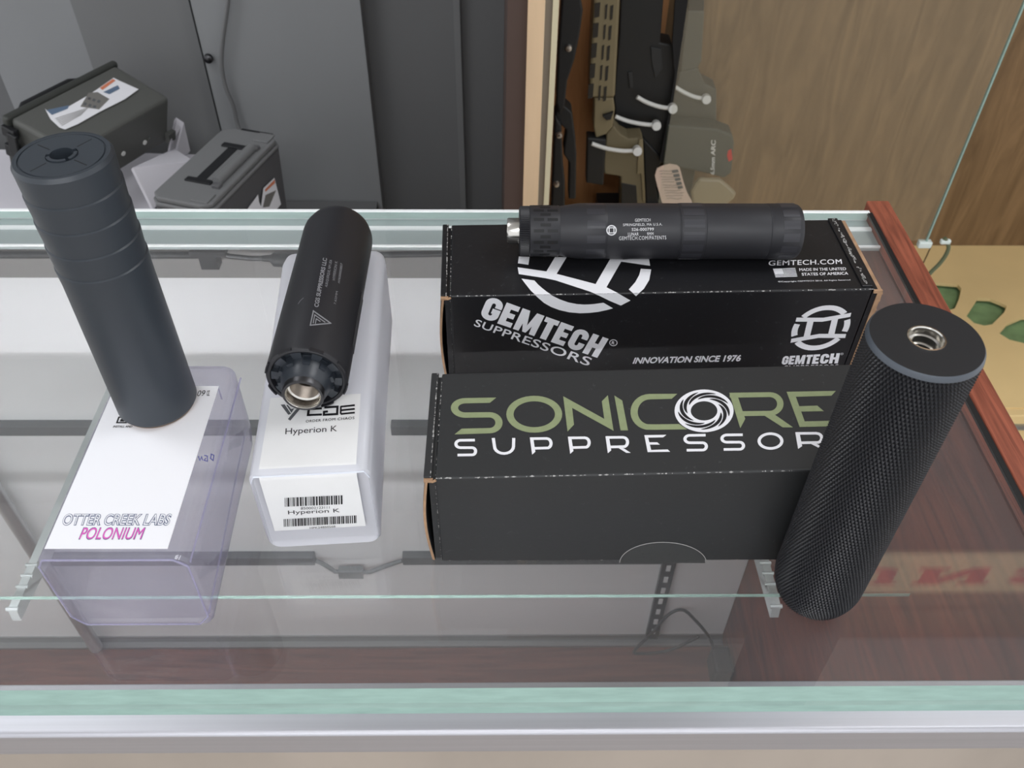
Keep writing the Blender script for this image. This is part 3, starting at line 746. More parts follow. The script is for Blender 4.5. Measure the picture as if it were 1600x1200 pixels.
both_strip(z77([(1290, 690), (1330, 645), (1355, 600), (1365, 560)]), z77([(1335, 730), (1385, 685), (1418, 630), (1430, 565)]))
both(z77([(1215, 505), (1415, 492), (1423, 542), (1242, 516)]))
pt.build('emblem', ink_white, gem); pt = Print(gTop(.12))
pt.text('GEMTECH.COM', z88([(806, 510), (1258, 501), (1262, 530), (803, 541)]), bold=.022, spacing=1.08)
pt.build('web_address', ink_white, gem); pt = Print(gTop(.12))
for k in range(7):
    y = 560+k*8.2; dx = k*2.6; pt.poly(z88([(830+dx, y), (970+dx*.8, y-4), (971+dx*.8, y), (831+dx, y+4.6)]))
pt.poly(z88([(830, 560), (886, 558), (898, 590), (843, 592)]))
pt.build('flag_print', ink_white, gem); pt = Print(gTop(.12))
pt.text('MADE IN THE UNITED', z88([(995, 558), (1285, 552), (1288, 569), (997, 575)]), bold=.03)
pt.text('STATES OF AMERICA', z88([(1010, 587), (1298, 580), (1301, 597), (1013, 604)]), bold=.03)
pt.text('©Copyright GEMTECH 2016. All Rights Reserved', z88([(862, 637), (1312, 626), (1315, 636), (865, 648)]), bold=.01)
pt.build('small_print', ink_white, gem)
# heavy block lettering drawn as strokes in a unit cell
def cell(p, ox, w, pts, th=.30, thy=.2, H_=None, **k):
    p.stroke([H_(ox+x*w, y) for x, y in pts], th, thy, **k)
class Uni(Print):
    """prints whose strokes live in a unit cell mapped by homography H onto the surface"""
    def __init__(self, surf, H_): super().__init__(lambda u, v: surf(*H_(u, v)))
def block_word(surf, quad, mesh):
    Hq = homog(quad); p = Uni(surf, Hq)
    A_ = lambda cy, a0, a1: [(.5+.30*math.cos(R(a)), cy+.185*math.sin(R(a))) for a in range(a0, a1+(1 if a1 > a0 else -1), 15 if a1 > a0 else -15)]
    rows = {'G': (.140, [[(.8, .40)]+A_(.295, 0, -180)+A_(.705, 180, 0)+[(.8, .56), (.52, .56)]]),
            'E': (.112, [[(.97, .115), (.2, .115)], [(.2, 0), (.2, 1)], [(.2, .885), (.97, .885)], [(.2, .5), (.88, .5)]]),
            'M': (.185, []), 'T': (.118, [[(0, .115), (1, .115)], [(.5, .05), (.5, 1)]]),
            'C': (.138, [[(.8, .40)]+A_(.295, 0, -180)+A_(.705, 180, 0)+[(.8, .60)]]),
            'H': (.140, [[(.19, 0), (.19, 1)], [(.81, 0), (.81, 1)], [(.2, .5), (.8, .5)]])}
    word = 'GEMTECH'; gap = .016; tot = sum(rows[c][0] for c in word)+gap*6; x = 0
    for c in word:
        w = rows[c][0]/tot
        if c == 'M':
            for q in ([(0, 0), (.34, 0), (.26, 1), (0, 1)], [(.66, 0), (1, 0), (1, 1), (.74, 1)], [(.06, 0), (.34, 0), (.58, .98), (.42, .98)], [(.66, 0), (.94, 0), (.58, .98), (.42, .98)]): p.poly([(x+a*w, y) for a, y in q])
        for pts in rows[c][1]:
            thx = .052 if c != 'M' else .047
            p.stroke([(x+a*w, y) for a, y in pts], thx, .225)
        x += w+gap/tot
    mesh.add(p.v, p.f)
block_word(gFr(.12), z4([(335, 330), (1338, 690), (1243, 848), (258, 508)]), pf)
pf.text('SUPPRESSORS', z4([(238, 524), (1208, 852), (1168, 918), (212, 580)]), bold=.01, spacing=1.05)
pf.stroke(z4(arc(1378, 722, 31, 25, 0, 360, 24)), 1.1); pf.text('R', z4([(1368, 708), (1392, 712), (1386, 736), (1362, 732)]), bold=.03)
pf.build('brand_lettering', ink_white, gem); pf = Print(gFr(.12))
pf.text('INNOVATION SINCE 1976', [(990, 558.3), (1158, 554.2), (1157, 564.5), (988, 568.5)], bold=.035, shear=.2)
def ring_logo(p, cx, cy, ax, ay, bx, by, zf):
    f = lambda u, v: zf([(cx+u*ax+v*bx, cy+u*ay+v*by)])[0]
    def strip_(a0, a1, r0=.79, r1=1.0, n=14):
        L = [f(r1*math.cos(R(a0+(a1-a0)*i/n)), r1*math.sin(R(a0+(a1-a0)*i/n))) for i in range(n+1)]
        Q = [f(r0*math.cos(R(a0+(a1-a0)*i/n)), r0*math.sin(R(a0+(a1-a0)*i/n))) for i in range(n+1)]; p.quads(L, Q)
    strip_(218, 322); strip_(38, 142); strip_(-17, 17); strip_(163, 197)
    for s_ in (-1, 1):
        L = []; Q = []
        for i in range(11):
            u = -.94+1.88*i/10; v = s_*(.36+.12*abs(u)); L.append(f(u, v-.09)); Q.append(f(u, v+.09))
        p.quads(L, Q)
        p.poly([f(s_*.42-.11, -.36), f(s_*.42+.11, -.36), f(s_*.42+.11, .36), f(s_*.42-.11, .36)])
pf.build('tagline', ink_white, gem); pf = Print(gFr(.12))
ring_logo(pf, 1130, 928, 182, -16, -34, 140, z88)
pf.build('emblem', ink_white, gem); pf = Print(gFr(.12))
block_word(gFr(.12), z88([(895, 1106), (1250, 1086), (1236, 1150), (882, 1158)]), pf)
pf.text('®', z88([(1254, 1084), (1272, 1083), (1270, 1098), (1252, 1099)]))
pf.text('SUPPRESSORS', z88([(905, 1164), (1240, 1156), (1236, 1182), (900, 1192)]), spacing=1.1)
pf.build('small_brand_lettering', ink_white, gem)

# --- lettering of the charcoal carton
c2 = Zm(700, 580, 4.4444); c3 = Zm(1000, 580, 5.0)
p = Print(sTop(.12)); p.use(0)
def st(zf, pts, wx, wy, s, start=None, end=None, **k):
    p.stroke(zf(pts), wx/s, wy/s, start=tuple(zf(list(start))) if start else None, end=tuple(zf(list(end))) if end else None, **k)
st(c2, [(315, 202), (125, 206)]+arc(122, 256, 77, 50, 270, 90)+[(285, 304)]+arc(288, 359, 66, 55, -90, 90)+[(70, 418)], 50, 37, 4.444, start=((336, 184), (290, 221)), end=((95, 400), (45, 440)))
p.stroke(c2(arc(599, 300, 169, 109, 0, 360, 40)[:-1]), 50/4.444, 38/4.444, closed=True)
p.poly(c2([(800, 175), (862, 256), (875, 372), (830, 420)])); p.poly(c2([(800, 175), (1085, 332), (1150, 415), (862, 256)])); p.poly(c2([(1068, 210), (1110, 168), (1150, 415), (1085, 332)]))
p.poly(c2([(1155, 170), (1210, 205), (1250, 412), (1198, 412)]))
st(c2, [(1575, 176), (1400, 178)]+arc(1400, 284, 108, 106, 270, 100)+[(1440, 389), (1625, 387)], 50, 38, 4.444, start=((1592, 158), (1553, 193)), end=((1660, 405), (1604, 368)))
p.poly(c3([(697, 170), (766, 206), (822, 374), (783, 447)]))
st(c3, [(700, 189), (1010, 184)]+arc(1012, 257, 84, 73, -88, 85)+[(795, 333)], 50, 38, 5)
p.poly(c3([(968, 346), (1055, 342), (1195, 440), (1115, 440)]))
p.poly(c3([(1145, 162), (1530, 155), (1495, 193), (1217, 201)])); p.poly(c3([(1145, 162), (1217, 201), (1287, 395), (1247, 437)]))
p.poly(c3([(1240, 275), (1385, 270), (1435, 313), (1250, 317)])); p.poly(c3([(1287, 393), (1600, 386), (1650, 428), (1247, 437)]))
p.use(1)
Z0 = .12
def s_letter(ch, zf, s, x0, y0, x1, y1):
    w, h = x1-x0, y1-y0; q = lambda pts: [(x0+a*w+(b_)*0, y0+b_*h) for a, b_ in pts]; wx, wy = 22*s/4.444, 18*s/4.444
    if ch == 'S': st(zf, q([(.9, .08), (.28, .09)])+[(x0+w*.28+w*.2*math.cos(R(a)), y0+h*.30+h*.21*math.sin(R(a))) for a in range(270, 89, -18)]+q([(.78, .51)])+[(x0+w*.78+w*.15*math.cos(R(a)), y0+h*.715+h*.205*math.sin(R(a))) for a in range(-90, 91, 18)]+q([(.15, .93)]), wx, wy, s)
    if ch == 'U': st(zf, q([(.07, 0), (.12, .5)])+[(x0+w*.52+w*.4*math.cos(R(a)), y0+h*.5+h*.42*math.sin(R(a))) for a in range(180, -1, -18)]+q([(.93, 0)]), wx, wy, s)
    if ch in 'PR':
        p.poly(zf(q([(0, 0), (.16, .14), (.24, .85), (.10, 1.02)])))
        st(zf, q([(.02, .08), (.72, .07)])+[(x0+w*.74+w*.17*math.cos(R(a)), y0+h*.36+h*.28*math.sin(R(a))) for a in range(-88, 90, 20)]+q([(.2, .65)]), wx, wy, s)
    if ch == 'R': p.poly(zf(q([(.48, .66), (.68, .66), (1.04, 1), (.86, 1.0)])))
    if ch == 'E':
        p.poly(zf(q([(0, 0), (.85, -.02), (.73, .13), (.14, .15)]))); p.poly(zf(q([(0, 0), (.14, .1), (.27, .9), (.13, 1)])))
        p.poly(zf(q([(.12, .42), (.5, .42), (.6, .56), (.16, .56)]))); p.poly(zf(q([(.13, .88), (.9, .84), (1, .98), (.13, 1)])))
    if ch == 'O': p.stroke(zf([(x0+w/2+w*.44*math.cos(R(a)), y0+h/2+h*.43*math.sin(R(a))) for a in range(0, 360, 12)]), wx/s, wy/s, closed=True)
for ch, bx_ in zip('SUPPRE', ((42, 470, 203, 592), (303, 465, 468, 582), (568, 460, 730, 578), (832, 455, 995, 573), (1093, 452, 1262, 568), (1363, 445, 1543, 563))): s_letter(ch, c2, 4.444, *bx_)
for ch, bx_ in zip('SSORS', ((335, 490, 532, 628), (624, 487, 822, 622), (918, 480, 1120, 614), (1212, 477, 1440, 606), (1490, 474, 1690, 604))): s_letter(ch, c3, 5.0, *bx_)
# swirl emblem
fe = lambda u, v: c3([(500+u*228-v*35, 312+u*25+v*165)])[0]
n = 48; L = [fe(math.cos(2*PI*i/n), math.sin(2*PI*i/n)) for i in range(n+1)]; Q = [fe(.45*math.cos(2*PI*i/n), .45*math.sin(2*PI*i/n)) for i in range(n+1)]
ep = Print(sTop(.2)); ep.use(0).quads(L, Q); p2 = Print(sTop(.3)); p2.use(1)
for k in range(9):
    L = []; Q = []
    for i in range(15):
        f = i/14; a = R(40*k+88*f); r = .575+.30*f; wd = .062*math.sin(PI*min(1, max(0, f*.98+.01)))**.6
        L.append(fe((r+wd)*math.cos(a), (r+wd)*math.sin(a))); Q.append(fe((r-wd)*math.cos(a), (r-wd)*math.sin(a)))
    p2.quads(L, Q)
ep.k = 1; ep.add(p2.v, p2.f); ep.build('emblem', [ink_white, ink_black], son)
p.build('brand_lettering', [ink_green, ink_white], son)
# thumb notch: half-round cut flap on the front
nt_ = Print(sFr(.12)); nt_.use(0).stroke([(968, 879)]+[(1036+68*math.cos(R(a)), 880-33*math.sin(R(a))) for a in range(178, 1, -8)]+[(1104, 879)], .9)
nt_.use(1).poly([(1036+66*math.cos(R(a)), 879.5-32*math.sin(R(a))) for a in range(180, -1, -9)])
nt_.build('thumb_flap', [scuff, mat('worn_charcoal', (58, 59, 59), .55, wear=(400, .6, (24, 24, 24)))], son)

# ------------------------------------------------------------------ black tube lying on the glossy carton
LR = 16.25; ly, lz = 433.3, GZ+.1+LR+.15; lx0 = 32.3
TL = Matrix.Translation((0, ly, lz)) @ Matrix.Rotation(R(90), 4, 'Y')    # local z -> +x
lun = thing('suppressor', 'long matte black suppressor lying across the glossy black carton', 'suppressor', (90, ly, GZ+.1))
prof = [(14.4, 34.6), (14.6, 36), (15.6, 42), (LR-.12, 46), (LR, 50), (LR, 61.6), (LR-.12, 61.8), (LR, 62), (LR, 103.4), (LR-.25, 103.7), (LR-.25, 104.1), (LR+.1, 104.4), (LR+.1, 118.6), (LR-.2, 118.9), (LR, 119.4), (LR, 156), (LR-.25, 156.3), (LR+.1, 156.8), (LR+.1, 172), (LR-.6, 174.5), (LR-1.4, 175.4), (8, 175.4), (7.5, 173), (0, 173)]
MB().lathe(prof, TL, 128).build('tube_body', black_lunar, lun, smooth=True)
b = MB()
def facets(b, z0, z1, r, off, num, wdt, dep):
    for k in range(num):
        ring_seg(b, r-dep, r+.14, 360*k/num+off, 360*k/num+off+wdt, z0, z1, TL, 3)
for fa in ((105.5, 117.5, LR+.1, 5, 14, 17, .5), (163.0, 172.5, LR+.1, 8, 14, 17, .6), (50, 60.5, LR-.05, 4, 12, 16, .5)):
    b = MB(); facets(b, *fa); b.build('wrench_flats', mat('worn_nitride', (48, 48, 53), .4), lun)
b = MB().lathe([(9, 17), (14.2, 17), (14.9, 17.6), (14.9, 34.2), (14.5, 34.8), (12, 34.8)], TL, 128); b.build('collar', black_lunar, lun, smooth=True)
b = MB()
for k in range(14):
    for z0, sh_ in ((19.3, 0), (27.3, 0), (23.2, .5)):
        a = 360*(k+sh_)/14; wd = 7
        if sh_ and False: continue
        ring_seg(b, 14.6, 15.0, a, a+wd, z0, z0+6, TL, 4)
b.build('collar_slot', bore, lun)
b = MB()
n = 72; vs = []
for zz in (11.2, 11.9, 14.3, 16.2, 17.0):
    for i in range(n*2):
        r_ = (13.9 if i % 2 else 14.5) if zz not in (11.2,) else 13.2
        vs.append(TL @ Vector((r_*math.cos(PI*i/n), r_*math.sin(PI*i/n), zz)))
b.add(vs, [(j*2*n+i, j*2*n+(i+1) % (2*n), (j+1)*2*n+(i+1) % (2*n), (j+1)*2*n+i) for j in range(4) for i in range(2*n)])
b.lathe([(13.3, 11.2), (7, 11.2)], TL, 72); b.build('knurled_ring', black_anod2, lun, smooth=False)
MB().lathe([(7.6, 11.6), (7.6, 5.0), (7.1, 4.2), (5.4, 4.2), (5.2, 7), (0, 7)], TL, 64).build('thread_mount', steel, lun, smooth=True)
lsurf = lambda px, py: on_cyl(px, py, (0, ly, lz), (1, 0, 0), LR, .06)
z9 = Zm(900, 320, 8.0); pr = Print(lsurf); pr.fine = 2.0
for s_, q in (('GEMTECH', (738, 930, 174, 212)), ('SPRINGFIELD, MA U.S.A.', (588, 1078, 236, 272)), ('S26-000799', (697, 972, 290, 328)), ('LUNAR', (650, 783, 348, 388)), ('9MM', (888, 968, 344, 382)), ('GEMTECH.COM/PATENTS', (538, 1128, 396, 442))):
    x0, x1, y0, y1 = q; dy = -(x1-x0)*.018; pr.text(s_, z9([(x0, y0), (x1, y0+dy), (x1, y1+dy), (x0, y1)]), bold=.008, spacing=1.1)
pr.stroke(z9(arc(444, 319, 58, 58, 0, 360, 28)), 1.9)
for dy in (-30, 32): pr.stroke(z9([(395, 319+dy), (494, 317+dy)]), 1.4)
for dx in (-30, 30): pr.stroke(z9([(444+dx, 290), (444+dx, 350)]), 1.6)
pr.build('engraving', engrave, lun)

# ------------------------------------------------------------------ knurled tube standing at the right
kx, ky, kr, KH = 158.2, 243.2, 21.5, 173.2
TK = Matrix.Translation((kx, ky, .2))
kn = thing('suppressor', 'diamond-knurled black suppressor standing upright on the glass at the right', 'suppressor', (kx, ky, .2))
NU, p_ = 84, 2*PI*21.5/84; H0, H1 = 1.5, 171.0; NV = 82; su, sv = 6, 8
nu, nv = NU*su, NV*sv
def tri(x): x = x % 1.0; return 1-abs(2*x-1)
def baser(h):
    if h < 18: return 15.4+(21.3-15.4)*math.sin(PI/2*min(1, (h+1)/19))**.9
    return 21.3
vs = []
for j in range(nv+1):
    h = H0+(H1-H0)*j/nv; rb = baser(h); v = NV*j/nv; fade = 1 if 1.2 < h < H1-.2 else .4
    for i in range(nu):
        u = NU*i/nu; d = min(tri(v)*1.25, tri(u+.5*math.floor(v+1e-6))*1.1, 1); r_ = rb-1.15*fade*(1-d)+.3
        a = 2*PI*i/nu; vs.append((kx+r_*math.cos(a), ky+r_*math.sin(a), .2+h))
b = MB(); b.add(vs, [(j*nu+i, j*nu+(i+1) % nu, (j+1)*nu+(i+1) % nu, (j+1)*nu+i) for j in range(nv) for i in range(nu)])
b.lathe([(15.6, H0), (14.6, 0), (0, 0)], TK, 64)
b.build('knurled_body', knurl_mat, kn)
b = MB(); b.use(1).lathe([(21.45, 170.8), (21.2, 172.2), (20.5, KH)], TK, 160); b.use(0).lathe([(20.5, KH), (7.0, KH), (7.0, KH-1)], TK, 160)
b.build('end_cap', [knurl_cap, rim_grey], kn, smooth=True, auto=25)
MB().lathe([(7.0, KH-.5), (7.0, KH+.25), (6.4, KH+.3), (6.1, KH-.2), (5.9, KH-3.0), (5.2, KH-3.4), (5.2, KH-6.5), (4.5, KH-6.8), (4.5, KH-9)], TK, 64).build('bore_insert', steel, kn, smooth=True, auto=25)
MB().lathe([(4.6, KH-9), (0, KH-9)], TK, 32).build('bore', bore, kn)

# ------------------------------------------------------------------ things on the bench behind the counter
# white open carton
wc = thing('open_carton', 'open white cardboard carton with raised flaps under the olive plastic crate', 'carton', (-780, 1440, -662))
b = MB()
q = [at_z(x, y, -505) for x, y in ((-60, 262), (188, 262), (228, 262), (222, 340), (-60, 345))]
b.prism([(-1080, 1330, -662), (-640, 1330, -662), (-600, 1570, -662), (-1080, 1590, -662)], (0, 0, 140)); b.build('carton_body', white_card, wc)
b = MB(); P4 = [at_y(270, 235, 1350+160), at_y(300, 255, 1350+60), at_y(237, 330, 1335), at_y(205, 265, 1345)]
b.prism(P4, (4, 0, 4)); P5 = [at_y(272, 188, 1580), at_y(284, 196, 1580), at_y(294, 240, 1560), at_y(268, 262, 1500), at_y(262, 236, 1480)]
b.prism(P5, (4, 4, 4)); build_each(b, 'flap', white_card, wc)
# olive crate, label up, tilted on the carton
a, c_ang = R(17.2), R(64.3)
Mc = Matrix.Translation((-818.3, 1355, -330)) @ Matrix.Rotation(R(64.3), 4, 'Z') @ Matrix.Rotation(R(1.8), 4, 'Y') @ Matrix.Rotation(R(15.5), 4, 'X')
cr = thing('utility_crate', 'olive black plastic crate with black handle and paper label on top', 'crate', (-720, 1430, -505))
Lc, Wc, Dc = 249, 131.9, 98
b = MB().add([Mc @ Vector(p) for p in ((4, -6, 0), (Lc-4, -6, 0), (Lc-8, -Wc+2, -2), (8, -Wc+2, -2), (6, -4, -Dc), (Lc-6, -4, -Dc), (Lc-12, -Wc+4, -Dc), (12, -Wc+4, -Dc))], [(0, 1, 2, 3), (7, 6, 5, 4), (0, 4, 5, 1), (1, 5, 6, 2), (2, 6, 7, 3), (3, 7, 4, 0)])
b.build('crate_body', crate_m, cr, bevel=7, seg=3)
MB().box(-3, Lc+3, -8, 6, -Dc-3, 3, Mc).build('lid', mat('dark_olive_plastic', (58, 60, 57), .45), cr, bevel=5, seg=3)
MB().tube([Mc @ Vector(p) for p in ((60, 6, -30), (56, 26, -26), (66, 30, -25), (170, 30, -25), (182, 26, -26), (178, 6, -30))], 8, 12).build('handle', blk_pl, cr, smooth=True)
b = MB(); b.box(-9, 2, -24, 3, -32, -12, Mc).box(-9, 2, -24, 3, -72, -48, Mc); b.box(-12, -6, -30, -10, -66, -18, Mc); build_each(b, 'latch', blk_pl, cr, bevel=2)
b = MB(); b.box(Lc-22, Lc-2, -Wc-6, -Wc+4, -Dc+4, -Dc+24, Mc).box(Lc-70, Lc-62, -Wc+0, -Wc+3, -70, -62, Mc); build_each(b, 'corner_lug', crate_m, cr, bevel=1.5)
b = MB()
for x, z_ in ((118, -62), (172, -66)): b.lathe([(0, 0), (4.5, 0), (4.5, 1.5), (0, 1.5)], Mc @ Matrix.Translation((x, -Wc+1.5, z_)) @ Matrix.Rotation(R(90), 4, 'X'), 20)
build_each(b, 'rivet', zip_m, cr)
csurf = lambda l: (lambda px, py: on_plane(px, py, Mc @ Vector((0, 0, 0)), Mc.to_3x3() @ Vector((0, 0, 1)), l))
zq = Zm(0, 80, 4.617)
pr = Print(csurf(1.0)); pr.use(0).poly(zq([(325, 418), (365, 455), (490, 405), (640, 320), (820, 195), (860, 215), (1000, 278), (900, 350), (730, 435), (560, 530), (470, 568), (430, 555), (365, 495)]))
pr.build('paper_label', paper, cr)
pr = Print(csurf(1.5)); pr.use(0).poly(zq([(335, 430), (500, 395), (490, 420), (375, 465)])); pr.use(1).poly(zq([(640, 305), (705, 300), (790, 350), (715, 425), (580, 405)]))
pr.use(2).poly(zq([(720, 270), (815, 205), (835, 215), (740, 285)])); pr.use(0).poly(zq([(745, 300), (850, 250), (865, 275), (790, 315)]))
pr.use(1)
for k in range(6): pr.poly(zq([(400+k*9, 490+k*10), (640-k*10, 410+k*10), (640-k*10, 413+k*10), (400+k*9, 494+k*10)]))
pr.use(3)
for k in range(3):
    for j in range(2): pr.poly(zq([(640+k*34-j*30, 335+k*10+j*38), (660+k*34-j*30, 342+k*10+j*38), (650+k*34-j*30, 360+k*10+j*38), (630+k*34-j*30, 353+k*10+j*38)]))
pr.build('label_print', [mat('steel_blue_ink', (96, 116, 140), .6), mat('grey_photo_ink', (120, 118, 114), .6), mat('orange_ink', (214, 130, 96), .6), ink_grey], cr)
# grey ammo can with fold-down handle
ca = thing('storage_can', 'grey plastic carry can with folding handle, standing against the grey wall', 'carry can', (-480, 1325, -660))
pA, pB = Vector((-565.2, 1236.6, -400)), Vector((-467.7, 1194.6, -400)); ud = Vector((97, -38, 0)).normalized(); vd = Vector((38, 97, 0)).normalized(); vd = (vd+Vector((.33, .10, 0))*.18).normalized()
vd = Vector((.305, .952, 0)).normalized(); ud = Vector((vd.y, -vd.x, 0))
Tc = Matrix((ud.to_4d(), vd.to_4d(), Vector((0, 0, 1, 0)), Vector((0, 0, 0, 1)))).transposed(); Tc[3][3] = 1
for i in range(3): Tc[3][i] = 0
Tc = Matrix.Translation((-566, 1232, -400)) @ Tc.to_3x3().to_4x4()
Wd, Ln, Ht = 108, 236, 258
b = MB().add([Tc @ Vector(p) for p in ((2, 2, -16), (Wd-2, 2, -16), (Wd-2, Ln-2, -16), (2, Ln-2, -16), (8, 10, -Ht), (Wd-10, 10, -Ht), (Wd-10, Ln-12, -Ht), (8, Ln-12, -Ht))], [(0, 1, 2, 3), (7, 6, 5, 4), (0, 4, 5, 1), (1, 5, 6, 2), (2, 6, 7, 3), (3, 7, 4, 0)])
b.build('can_body', can_dk, ca, bevel=5, seg=3)
def octo(x0, x1, y0, y1, c): return [(x0+c, y0), (x1-c, y0), (x1, y0+c), (x1, y1-c), (x1-c, y1), (x0+c, y1), (x0, y1-c), (x0, y0+c)]
b = MB().prism([(x, y, -17) for x, y in octo(-3, Wd+3, -3, Ln+3, 14)], (0, 0, 7), Tc); b.prism([(x, y, -9) for x, y in octo(0, Wd, 0, Ln, 13)], (0, 0, 9), Tc); b.build('lid', can_m, ca, bevel=2.5, seg=2)
b = MB()
for y0, y1 in ((2, 34), (Ln-34, Ln-2)): b.box(Wd-36, Wd-6, y0+4, y1, 0, 2.5, Tc)
build_each(b, 'lid_panel', can_m, ca, bevel=1)
b = MB(); b.box(30, 78, 56, 68, .2, 3.0, Tc); b.box(30, 78, Ln-64, Ln-52, .2, 3.0, Tc); b.box(44, 62, 68, Ln-64, -.2, 1.2, Tc); b.build('handle_recess', blk_pl, ca, bevel=1)
b = MB().tube([Tc @ Vector(p) for p in ((88, 62, 6), (88, Ln-58, 6))], [8, 8], 16); b.build('handle', can_m, ca, smooth=True)
build_each(MB().box(84, 98, 50, 62, -8, 6, Tc).box(84, 98, Ln-60, Ln-48, -8, 6, Tc), 'hinge', can_dk, ca, bevel=1.5)
MB().box(30, 92, Ln+1, Ln+8, -14, -2, Tc).build('back_hinge', blk_pl, ca, bevel=1)
nC = Tc.to_3x3() @ Vector((1, 0, 0)); cs = lambda l: (lambda px, py: on_plane(px, py, Tc @ Vector((Wd-1, 0, 0)), nC, l))
zh = Zm(220, 180, 6.667)
pr = Print(cs(1.2)); pr.use(0).poly(zh([(1270, 760), (1385, 650), (1455, 925), (1350, 1060), (1080, 1010), (1215, 825), (1225, 900), (1245, 950)])); pr.build('paper_label', [paper], ca)
pr = Print(cs(1.8)); pr.use(0).poly(zh([(1283, 775), (1385, 668), (1390, 705), (1290, 795)])); pr.use(1).poly(zh([(1290, 830), (1400, 780), (1330, 950), (1262, 960)])); pr.build('label_print', [MATS['orange_ink'], MATS['grey_photo_ink']], ca)
# cable on wall and screw
tag(MB().tube(bez([at_y(x, y, 1612) for x, y in ((358, -60), (356, 0), (348, 60), (346, 100), (352, 135), (364, 165), (371, 194))]+[Vector((-512, 1600, -520))]), 4.2, 8).build('wall_cable', mat('grey_cable', (110, 111, 112), .6), smooth=True), 'thin grey cable hanging down the grey wall behind the carry can', 'cable')
w0 = at_y(325, 93, 1618); tag(MB().lathe([(0, 0), (9, 0), (8, 6), (4, 9), (0, 9)], Matrix.Translation(w0+Vector((0, 6, 0))) @ Matrix.Rotation(R(90), 4, 'X'), 16).build('screw', steel_dark, smooth=True), 'small screw head in the grey wall beside the hanging cable', 'screw')

# ------------------------------------------------------------------ wooden gun cabinet on the right
cb = thing('gun_cabinet', 'wide wooden gun cabinet with glass doors standing behind the counter', 'cabinet', (860, 1480, -965))
MB().box(20, 1720, 1752, 1780, -965, 1600).build('back_board', oak, cb)
MB().box(20, 330, 1746, 1752, -965, 1600).build('back_inlay', oak2, cb)
# floor board with routed butt recesses
bm = bmesh.new(); fz = -877
outer = [(40, 1206), (1718, 1206), (1718, 1752), (40, 1752)]
holes_px = [[(1440, 444), (1462, 446), (1495, 449), (1500, 455), (1497, 470), (1490, 486), (1470, 492), (1455, 480)],
            [(1526, 470), (1546, 471), (1563, 478), (1571, 482), (1567, 492), (1548, 511), (1536, 513), (1520, 509), (1508, 498)],
            [(1595, 500), (1625, 498), (1640, 515), (1625, 535), (1600, 541), (1575, 535), (1559, 525), (1572, 510)]]
def loop(pts, z):
    v = [bm.verts.new((x*S, y*S, z*S)) for x, y in pts]; return v, [bm.edges.new((v[i], v[(i+1) % len(v)])) for i in range(len(v))]
edges = []; holes = []
for pts in [outer]+[[(lambda q_: (q_.x, q_.y))(at_z(x, y, fz)) for x, y in h] for h in holes_px]:
    v, e = loop(pts, fz); edges += e; holes.append(pts)
for k in range(1, 7):                               # hidden further recesses beside the visible three
    pass
bmesh.ops.triangle_fill(bm, edges=edges, use_beauty=True)
me = bpy.data.meshes.new('floor_board'); bm.to_mesh(me); bm.free()
for v in me.vertices: v.co -= Vector(LOC[cb.name])*S
me.materials.append(tan_paint); fo = bpy.data.objects.new('floor_board', me); COL.objects.link(fo); fo.parent = cb
sd_ = fo.modifiers.new('thick', 'SOLIDIFY'); sd_.thickness = .008; sd_.offset = -1
MB().box(40, 1718, 1206, 1752, fz-20, fz-9).build('felt_lining', green_felt, cb)
MB().box(40, 1718, 1186, 1206, -965, fz+6).build('kick_board', tan_paint, cb, bevel=2)
MB().box(40, 1718, 1180, 1186, fz-30, fz-18).build('door_track', alu_dk, cb)
# left frame posts, slightly out of plumb
def post(name, xt0, xt1, xb0, xb1, y0, y1, m):
    # x given at z=-74 and z=-401
    f = lambda a_, b_, z: a_+(b_-a_)*(z+74)/(-327)
    z0, z1 = -965, 1600
    vs = []
    for z_ in (z0, z1):
        zz = max(z_, -965) if z_ < 0 else 300; 
        vs += [(f(xt0, xb0, zz), y0, z_), (f(xt1, xb1, zz), y0, z_), (f(xt1, xb1, zz), y1, z_), (f(xt0, xb0, zz), y1, z_)]
    return MB().add(vs, [(0, 1, 2, 3), (7, 6, 5, 4), (0, 4, 5, 1), (1, 5, 6, 2), (2, 6, 7, 3), (3, 7, 4, 0)]).build(name, m, cb)
post('side_post', 20, 40, 13, 38.5, 1203, 1752, mat('dark_brown_laminate', (84, 68, 62), .55))
post('frame_post', 41, 62, 38.5, 61, 1196, 1240, mat('cream_wood', (226, 196, 160), .6, noise=((40, 40, 4), .06)))
post('metal_channel', 62, 74, 61, 72, 1204, 1240, mat('grey_channel', (150, 142, 130), .5, .3))
post('door_stile', 76, 84, 72.5, 80.5, 1198, 1212, mat('ivory_stile', (214, 204, 172), .5))
# sliding glass door, its left and right polished edges
b = MB(); b.use(0).add([(254, 1210, 1380), (712, 1210, 1380), (712, 1210, -470), (254, 1210, -470)], [(0, 1, 2, 3)])
b.use(1).box(711, 713.5, 1208, 1213, -470, 1380)
b.build('glass_door', [glass_door_m, edge_g], cb)
b = MB(); b.box(700, 722, 1204, 1216, -482, -470); b.box(735, 752, 1204, 1212, -474, -466); build_each(b, 'door_clip', mat('clear_clip', (215, 226, 222), .2), cb, bevel=2)
g0 = [at_y(x, y, 1208) for x, y in ((1476, 372), (1482, 385), (1478, 398), (1468, 412), (1456, 424), (1447, 434))]
MB().tube(bez(g0), 3.4, 8).build('strap', mat('dull_green_strap', (96, 104, 78), .6), cb, smooth=True)
g0 = [at_y(x, y, 1208) for x, y in ((1455, 384), (1448, 400), (1440, 416))]
MB().tube(g0, 1.2, 6).build('string', mat('brown_string', (100, 82, 52), .7), cb)
